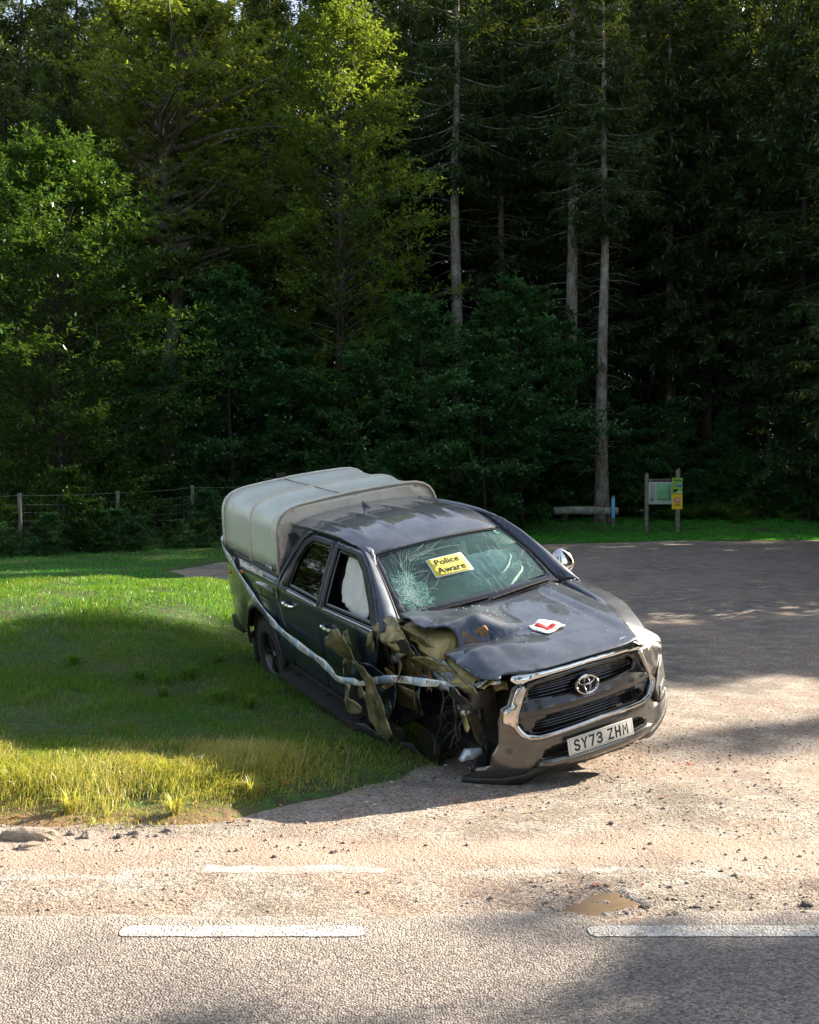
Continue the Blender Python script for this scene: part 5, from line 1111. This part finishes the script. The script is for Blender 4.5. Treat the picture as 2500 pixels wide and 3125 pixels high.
# taller tufts at the road edge
def tuft(x, y, s, m, n, rz, lb, grp=None, cat='grass tuft'):
    rs = np.random.RandomState(int(abs(x) * 977 + y * 131) % 9999); a = rs.uniform(0, 6.283, n); L_ = s * rs.uniform(.5, 1.2, n); le = rs.uniform(.1, 1.1, n)
    P = np.stack([np.cos(a) * .03 * s / .2, np.sin(a) * .03 * s / .2, 0 * a], 1); ld = np.stack([np.cos(a), np.sin(a), 0 * a], 1); sd_ = np.stack([-np.sin(a), np.cos(a), 0 * a], 1) * .003
    up = np.array([0, 0, 1.0]); m1 = P + (up * .6 + ld * le[:, None] * .25) * L_[:, None]; tip = P + (up * (1 - .4 * le[:, None]) + ld * le[:, None]) * L_[:, None]
    V = np.stack([P - sd_, P + sd_, m1 + sd_, m1 - sd_, m1 - sd_, m1 + sd_, tip + sd_ * .1, tip - sd_ * .1], 1).reshape(-1, 3)
    o = link('grass_tuft', fast_mesh('grass_tuft', V, 4, m)); o.location = (x, y, height(x, y) - .01); return prop(o, lb, cat, grp)
for x, y, s, lb in ((-2.05, 6.62, .17, 'green grass tuft drooping over the road edge, the biggest one'), (-1.42, 6.60, .14, 'dark green tuft right of the big tuft at the road edge'),
                    (-2.65, 6.75, .15, 'grass tuft at the far left of the sunny verge'), (-1.0, 6.95, .14, 'yellow tuft where the sunny verge meets the shade')):
    tuft(x, y, s, GR_N, 120, 0, lb)
for i in range(9):
    rs_ = random.Random(i + 40); x, y = rs_.uniform(-3.4, -.2), rs_.uniform(9.2, 11.4)
    tuft(x, y, rs_.uniform(.14, .20), GR_M, 110, 0, 'coarse grass tuft on the shaded face of the bank', 'coarse tufts on the bank')
stalk = MB()
for i in range(6):
    rs_ = random.Random(i); x, y = -.95 + rs_.uniform(-.35, .55), 7.05 + rs_.uniform(-.1, .5); z = height(x, y); stalk.tube([(x, y, z), (x + .02, y, z + .12), (x + rs_.uniform(.03, .07), y, z + rs_.uniform(.18, .28))], [.0015, .0012, .0008], 4)
prop(stalk.out('dry_stalk', mat('straw', (.45, .34, .16), .7)), kind='stuff')

# ---------------------------------------------------------------- loose stones and leaves
def stone_mesh(seed, sub=1, flat=.6, name='stone', m=None):
    bm = bmesh.new(); bmesh.ops.create_icosphere(bm, subdivisions=sub, radius=1); r = random.Random(seed); sx, sy = r.uniform(.7, 1.2), r.uniform(.6, 1)
    for v in bm.verts:
        n = 1 + .35 * nz(v.co.x * 1.3 + seed, v.co.y * 1.3, v.co.z * 1.3) + .15 * nz(v.co.x * 3 + seed, v.co.y * 3, v.co.z * 3)
        v.co = Vector((v.co.x * sx, v.co.y * sy, v.co.z * flat)) * n
    me = bpy.data.meshes.new(name); bm.to_mesh(me); bm.free(); me.materials.append(m); return me
def stone_mat(name, a, b):
    m = mat(name, a, .85); v = coords(m); oi = N(m, 'ShaderNodeNewGeometry').outputs['Random Per Island']
    c = mix(m, oi, a, b); c = mix(m, ramp(m, ntex(m, v, 3, 5), [(.4, (0, 0, 0)), (.7, (.6, .6, .6))]), c, (.10, .09, .085)); L(m, c, bsdf(m).inputs['Base Color'])
    L(m, bump(m, ntex(m, v, 5, 5, .7), .6, .1), bsdf(m).inputs['Normal']); return m
ST_P = stone_mat('pale_stone', (.20, .17, .15), (.42, .37, .33)); ST_D = stone_mat('dark_stone', (.05, .05, .055), (.16, .14, .13)); ST_R = noisy('sandy_rock', (.34, .26, .20), (.50, .42, .34), 4, .9, 0, 9, .7, .05)
base = [np.array([tuple(v.co) for v in stone_mesh(i, 1, .6, 'tmp', ST_P).vertices]) for i in range(5)]
tri = np.array([[v for v in p.vertices] for p in stone_mesh(0, 1, .6, 'tmp', ST_P).polygons])
def pebbles(n, area, s0, s1, seed, m, dens=None):
    rs = np.random.RandomState(seed); x = rs.uniform(area[0], area[1], n); y = area[2] + (area[3] - area[2]) * rs.uniform(0, 1, n) ** 1.5
    keep = turf_dist(x, y) < .12
    if dens: keep &= rs.uniform(0, 1, n) < dens(x, y)
    x, y = x[keep], y[keep]; n = len(x); s = s0 + (s1 - s0) * rs.uniform(0, 1, n) ** 3; a = rs.uniform(0, 6.28, n); k = rs.randint(0, 5, n)
    B = np.stack(base)[k] * s[:, None, None]; c, s_ = np.cos(a)[:, None], np.sin(a)[:, None]
    V = np.stack([B[..., 0] * c - B[..., 1] * s_ + x[:, None], B[..., 0] * s_ + B[..., 1] * c + y[:, None], B[..., 2] + (heights(x, y) + s * .25)[:, None]], -1)
    nv = V.shape[1]; me = bpy.data.meshes.new('gravel_stones'); me.vertices.add(n * nv); me.vertices.foreach_set('co', V.astype(np.float32).ravel())
    idx = (np.arange(n)[:, None, None] * nv + tri[None]).astype(np.int32).ravel(); me.loops.add(len(idx)); me.loops.foreach_set('vertex_index', idx)
    me.polygons.add(len(idx) // 3); me.polygons.foreach_set('loop_start', np.arange(0, len(idx), 3, dtype=np.int32)); me.update(calc_edges=True); me.materials.append(m)
    return prop(link('gravel_stones', me), kind='stuff')
pebbles(7500, (-3.2, 4.2, 5.15, 9.5), .004, .011, 5, ST_P, lambda x, y: np.clip(.45 + .5 * wob(x, y, 1.2) + .3 * ss(.5, 2.0, x), .1, 1) * (1 - .7 * np.exp(-((y - 6.05 - .1 * x * 0) / .25) ** 2)))
pebbles(900, (-2.5, 4.2, 5.15, 10.5), .004, .010, 6, ST_D, lambda x, y: np.clip(.3 + .4 * wob(x, y, 1.2) + .5 * ss(.8, 2.0, x) * ss(6, 6.8, y), .05, 1))
pebbles(70, (.60, 1.35, 5.1, 5.6), .004, .012, 9, ST_D); pebbles(200, (.60, 1.35, 5.1, 5.6), .004, .010, 12, ST_P)
pebbles(300, (-3.3, -.3, 6.0, 6.7), .006, .016, 10, ST_P)
sm = [stone_mesh(60 + i, 2, .62, 'stone', [ST_P, ST_P, ST_D, ST_P, ST_P, ST_P][i]) for i in range(6)]
rs = random.Random(21); cnt = 0
while cnt < 60:
    x, y = rs.uniform(-1.6, 3.4), rs.uniform(5.2, 8.5)
    if turf_dist(np.array([x]), np.array([y]))[0] > .05 or abs(x) > y * .37: continue
    o = link('stone', sm[rs.randrange(6)]); s = rs.uniform(.008, .015); o.scale = (s, s, s); o.rotation_euler = (rs.uniform(-.3, .3), 0, rs.uniform(0, 6)); o.location = (x, y, height(x, y) + s * .35)
    prop(o, 'small loose stone lying on the gravel of the lay-by', 'stone', 'loose stones on the gravel'); cnt += 1
def S(x, y, s, lb, m, sc=(1, 1, 1), rz=0):
    o = link('rock', stone_mesh(int(x * 100) % 97 + 3, 3, .55, 'rock', m)); o.scale = (s * sc[0], s * sc[1], s * sc[2]); o.rotation_euler = (0, 0, rz); o.location = (x, y, height(x, y) + s * .18 * sc[2]); prop(o, lb, 'rock')
S(-2.16, 6.22, .115, 'broad flat sandy rock at the left road edge', ST_R, (1.3, .7, .8), .1)
S(-2.10, 6.06, .055, 'low broken rock in front of the broad flat rock', ST_R, (1.2, .8, .8), .4)
S(-1.84, 6.26, .048, 'rounded grey rock right of the broad flat rock', ST_P, (1.1, .8, .9), 1)
S(-1.66, 6.24, .034, 'darker small rock between two pale rocks on the verge edge', ST_D, (1.2, .8, .9), 2)
S(-1.58, 6.30, .042, 'pale long rock, second last of the row on the verge edge', ST_P, (1.3, .7, .7), .1)
S(-1.40, 6.34, .036, 'whitish rock at the right end of the row on the verge edge', ST_P, (1.2, .7, .8), -.2)
S(-1.95, 6.30, .030, 'small rock lying in the grass above the row', ST_P)
S(-.42, 5.98, .017, 'grey pebble alone on the gravel near the worn line', ST_D); S(-.73, 5.90, .015, 'brown pebble left of the grey pebble', ST_D)
S(1.12, 5.20, .030, 'dark stone at the right end of the puddle', ST_D, (1.3, .8, .8), .3); S(1.02, 5.12, .012, 'little black stone on the near rim of the puddle', ST_D)
S(1.90, 5.22, .028, 'biggest black stone at the right edge by the asphalt', ST_D, (1.2, .9, 1)); S(1.85, 5.12, .018, 'black stone just below the biggest one', ST_D)
S(1.36, 5.20, .018, 'black stone between the puddle and the right edge', ST_D, (1.6, .8, .7)); S(.66, 5.25, .013, 'pale stone left of the puddle', ST_P); S(1.35, 6.12, .017, 'grey stone on the pale gravel above the puddle', ST_P)
# pale litter and fallen leaves
def leaf_mesh(seed):
    r = random.Random(seed); n = 9; V = [(0, 0, .1)]; 
    for i in range(n): a = 6.283 * i / n; q = (1.0 if i % 2 == 0 else .55) * r.uniform(.8, 1.15); V.append((q * math.cos(a), q * .75 * math.sin(a), .35 * r.uniform(-.4, .9) * q))
    F = [(0, 1 + i, 1 + (i + 1) % n) for i in range(n)]; me = bpy.data.meshes.new('fallen_leaf'); me.from_pydata(V, [], F); me.update(); return me
LM = [noisy('red_leaf', (.42, .06, .015), (.55, .16, .03), 9, .7, 0, 0, 0), noisy('tan_leaf', (.42, .24, .09), (.30, .15, .06), 9, .7, 0, 0, 0)]
def leaf(x, y, s, k, lb, grp=None):
    me = leaf_mesh(int(abs(x * 311 + y * 97))); me.materials.append(LM[k]); o = link('fallen_leaf', me); o.scale = (s, s, s); o.rotation_euler = (.2, .1, x * 9); o.location = (x, y, height(x, y) + s * .3); prop(o, lb, 'leaf', grp)
leaf(.315, 6.93, .040, 0, 'orange red fallen leaf on the shaded gravel below the broken bumper'); leaf(1.62, 7.0, .025, 0, 'red fallen leaf on the sunny gravel right of the number plate')
leaf(2.0, 7.85, .028, 0, 'orange fallen leaf beside the near front corner of the truck'); leaf(.93, 5.46, .030, 0, 'dark red fallen leaf at the far rim of the puddle'); leaf(1.17, 5.48, .018, 0, 'small red leaf right of the puddle'); leaf(1.0, 5.47, .026, 1, 'pale leaf standing at the far rim of the puddle')
leaf(.72, 6.72, .022, 1, 'brown leaf on the sunlit gravel in front of the shadow')
rs = random.Random(5)
for i in range(26):
    x = rs.uniform(-3.0, .1); y = 6.5 + (.8 * rs.random() ** 2) + (.35 if x > -1 else 0); leaf(x, y, rs.uniform(.014, .028), rs.choice([0, 1, 1]), 'dry brown or red leaf caught in the grass of the verge', 'dry leaves in the verge')
for i in range(14):
    x = rs.uniform(-1.2, 1.1); y = rs.uniform(7.2, 8.6); leaf(x, y, rs.uniform(.012, .024), 1, 'dry tan leaf on the shaded ground by the broken front corner', 'dry leaves by the wreck')
o = blob('litter', (-1.42, 7.45, height(-1.42, 7.45) + .02), (.035, .02, .018), CLOTH, 5, None, .3); prop(o, 'scrap of white litter on top of the sunny verge', 'litter')
o = blob('litter', (-2.62, 7.05, height(-2.62, 7.05) + .03), (.04, .018, .015), CLOTH, 9, None, .3); prop(o, 'white litter in the grass at the left edge of the picture', 'litter')
# debris from the crash on the ground
rs = random.Random(8)
for i in range(60):
    x, y = rs.uniform(-.3, 1.7), rs.uniform(6.6, 8.2)
    q_ = rs.uniform(.3, 1.1); V = [(rs.uniform(-1, 1) * .025 * q_, rs.uniform(-1, 1) * .02 * q_, rs.uniform(0, .012)) for _ in range(4)]
    o = mesh('plastic_shard', V, [(0, 1, 2), (0, 2, 3)], [BLACK, BARE, DARK, PLATE_W][i % 4], smooth=False); solid(o, .003); o.location = (x, y, height(x, y) + .008); prop(o, 'small broken shard of plastic or metal under the smashed corner', 'shard', 'shards on the ground by the wreck')

# ---------------------------------------------------------------- fence
WOOD = noisy('weathered_wood', (.13, .125, .10), (.26, .245, .20), 7, .85, 0, 30, .5, .01); WIRE = mat('galvanised_wire', (.22, .22, .21), .5, .6)
fence = empty('wire_fence', 'stock fence of wooden posts and wire netting behind the grass bank', 'fence', (0, 0, 0))
FP = [(-16.2, 27.4, .16, 1.63), (-13.4, 28.7, .16, 1.65), (-10.62, 30, .17, 1.75), (-8.48, 32, .22, 1.80), (-6.70, 34, .30, 1.95), (-4.9, 35.3, .28, 2.0), (-3.0, 36.6, .3, 2.02), (-.9, 38.0, .3, 2.0)]
for (x, y, z0, z1) in FP:
    MB().tube([(x, y, z0 - .2), (x + .01, y, (z0 + z1) / 2), (x, y, z1)], [.062, .06, .056], 10).out('post', WOOD, fence)
for k, f_ in enumerate((.96, .80, .66, .52, .40, .28, .16, .06)):
    q = MB()
    for (a, b) in zip(FP[:-1], FP[1:]):
        P = [(a[0] + (b[0] - a[0]) * t, a[1] + (b[1] - a[1]) * t - .07, (a[2] + (a[3] - a[2]) * f_) * (1 - t) + (b[2] + (b[3] - b[2]) * f_) * t - .03 * math.sin(math.pi * t)) for t in (0, .25, .5, .75, 1)]
        q.tube(P, .0055 if k == 0 else .004, 4, False)
    q.out('wire', WIRE, fence)
q = MB()
for (a, b) in zip(FP[:-1], FP[1:]):
    n = 18
    for i in range(1, n):
        t = i / n; x, y = a[0] + (b[0] - a[0]) * t, a[1] + (b[1] - a[1]) * t - .07; z0 = a[2] * (1 - t) + b[2] * t; hh = (a[3] - a[2]) * (1 - t) + (b[3] - b[2]) * t
        q.tube([(x, y, z0 + .05), (x, y, z0 + hh * .80 - .03 * math.sin(math.pi * t))], .003, 3, False)
prop(q.out('wire_netting', WIRE, fence), kind='stuff')

# ---------------------------------------------------------------- notice board, marker post, log bench
gz = height(9.7, 42.4)
nb = empty('notice_board', 'wooden notice board with a map between two posts at the edge of the lawn', 'notice board', (9.7, 42.4, gz))
for x, h, w_ in ((-.58, 2.20, .13), (.62, 2.36, .15)):
    q = MB(); q.box((x, 0, h / 2), (w_, .13, h), bev=.015); q.add([(x - w_/2, -.065, h), (x + w_/2, -.065, h), (x + w_/2, .065, h), (x - w_/2, .065, h), (x + w_*.3, -.06, h + .1), (x + w_*.3, .06, h + .1)], [(0, 1, 4), (2, 3, 5), (0, 4, 5, 3), (1, 2, 5, 4)]); q.out('post', WOOD, nb)
MB().tube([(-.55, -.02, 1.98), (.58, -.02, 2.0)], .06, 10).out('top_rail', BARK_GREY, nb)
bd = MB().box((0, -.03, 1.50), (1.02, .05, .86), bev=.008).out('board', mat('board_white', (.42, .50, .44), .4), nb)
sheet('map_print', [(-.20, 1.22), (.34, 1.22), (.34, 1.86), (-.20, 1.86)], lambda x, z: (x, -.058, z), noisy('map_green', (.10, .36, .16), (.22, .48, .26), 9, .5, 0, 0, 0), bd, .2, thick=.001)
q = MB()
for k in range(15): q.box((-.36, -.059, 1.84 - k * .038), (.20 - .03 * (k % 3), .002, .012))
for k in range(12): q.box((.42, -.059, 1.84 - k * .038), (.10, .002, .012))
q.box((-.38, -.059, 1.24), (.12, .002, .12)); q.box((.46, -.059, 1.22), (.07, .002, .1)); prop(q.out('print', mat('print_grey', (.12, .17, .14), .6), bd), kind='stuff')
sg = empty('warning_sign', 'green and yellow sign with a red ringed symbol on the right post', 'sign', (9.7, 42.4, gz))
MB().box((.58, -.085, 1.78), (.40, .015, .62)).out('green_panel', noisy('sign_green', (.20, .46, .06), (.24, .50, .08), 5, .5, 0, 0, 0), sg)
MB().box((.58, -.085, 1.17), (.40, .015, .58)).out('yellow_panel', noisy('sign_yellow', (.80, .55, .02), (.85, .60, .03), 5, .5, 0, 0, 0), sg)
SW = mat('sign_white', (.72, .72, .70), .5); SR = mat('sign_red', (.50, .03, .02), .5)
MB().lathe([(0, 0), (.105, 0), (.105, .004)], (.58, -.096, 1.22), 'y', 28).out('white_disc', SW, sg)
q = MB(); q.lathe([(.092, -.004), (.122, -.004), (.122, 0), (.092, 0)], (.58, -.098, 1.22), 'y', 28); q.box((.58, -.101, 1.22), (.20, .003, .022), Matrix.Rotation(R(40), 3, 'Y')); q.out('prohibition_ring', SR, sg)
q = MB(); q.box((.58, -.099, 1.19), (.09, .002, .03)); q.add([(.555, -.100, 1.20), (.605, -.100, 1.20), (.585, -.100, 1.28)], [(0, 1, 2)]); q.box((.58, -.095, 1.04), (.22, .003, .03)); q.box((.58, -.095, 1.99), (.30, .003, .035)); q.box((.51, -.095, 1.60), (.16, .003, .09), Matrix.Rotation(R(-10), 3, 'Y')); q.out('dark_print', LETTER, sg)
q = MB(); q.box((.64, -.095, 1.80), (.22, .003, .11)); q.out('blue_print', mat('sign_blue', (.06, .16, .45), .5), sg); MB().box((.64, -.098, 1.84), (.16, .003, .02)).out('white_print', SW, sg); MB().box((.66, -.095, 1.53), (.18, .003, .04)).out('white_print', SW, sg)
mz = height(8.13, 44.0)
mp = empty('marker_post', 'slim wooden marker post with a light blue band by the log bench', 'post', (8.13, 44.0, mz))
MB().box((0, 0, .60), (.12, .12, 1.22), bev=.01).out('wooden_post', WOOD, mp)
MB().box((0, -.004, .72), (.13, .125, .78), bev=.006).out('blue_band', mat('band_blue', (.16, .50, .80), .5), mp)
q = MB()
for z in (.92, .84, .76): q.box((0, -.068, z), (.035, .004, .03))
q.out('white_mark', SW, mp)
bz = height(7.2, 44.7)
bn = empty('log_bench', 'weathered log bench on short feet at the back of the lawn', 'bench', (7.2, 44.7, bz), R(-3))
q = MB(); q.tube([(-1.35, 0, .50), (-.5, .02, .52), (.5, 0, .50), (1.25, 0, .49)], [.16, .17, .17, .15], 12); q.out('log_seat', noisy('lichen_wood', (.16, .17, .15), (.50, .51, .46), 5, .9, 0, 12, .8, .03), bn)
for x in (-.9, .75): MB().tube([(x, 0, -.1), (x, 0, .38)], .13, 10).out('foot', BARK_DARK, bn)
# ferns at the foot of the wood on the right
def fern_mesh(seed):
    rs = np.random.RandomState(seed); A = []; D = []; T = []; mb = MB()
    for k in range(11):
        a = 6.283 * k / 11 + rs.uniform(-.2, .2); el = rs.uniform(.7, 1.3); p = np.array([0, 0, 0.0]); d = np.array([math.cos(a) * .6, math.sin(a) * .6, el]); d /= np.linalg.norm(d)
        for j in range(9):
            q = p + d * .11; s = np.cross(d, [0, 0, 1.0]); s /= np.linalg.norm(s) + 1e-9
            for sg_ in (-1, 1): A.append(p); D.append(unit(s * sg_ + d * .5)); T.append((.22 * math.sin(.35 + j * .3)))
            p = q; d = unit(d + np.array([0, 0, -.13]))
    V = twig_leaves(rs, np.array(A), np.array(D), np.array(T), 8, .06, .3, 0, .5)
    return fast_mesh('fern', V, 4, GR_M)
FM = [fern_mesh(1), fern_mesh(2)]
rs = random.Random(12)
for i in range(22):
    x = rs.uniform(10.6, 17.5); y = 44.6 + rs.uniform(0, 2.4)
    o = link('fern', FM[i % 2]); s = rs.uniform(.7, 1.3); o.scale = (s, s, s); o.rotation_euler = (0, 0, rs.uniform(0, 6)); o.location = (x, y, height(x, y)); prop(o, 'green fern at the back of the lawn right of the notice board', 'fern', 'ferns right of the notice board')
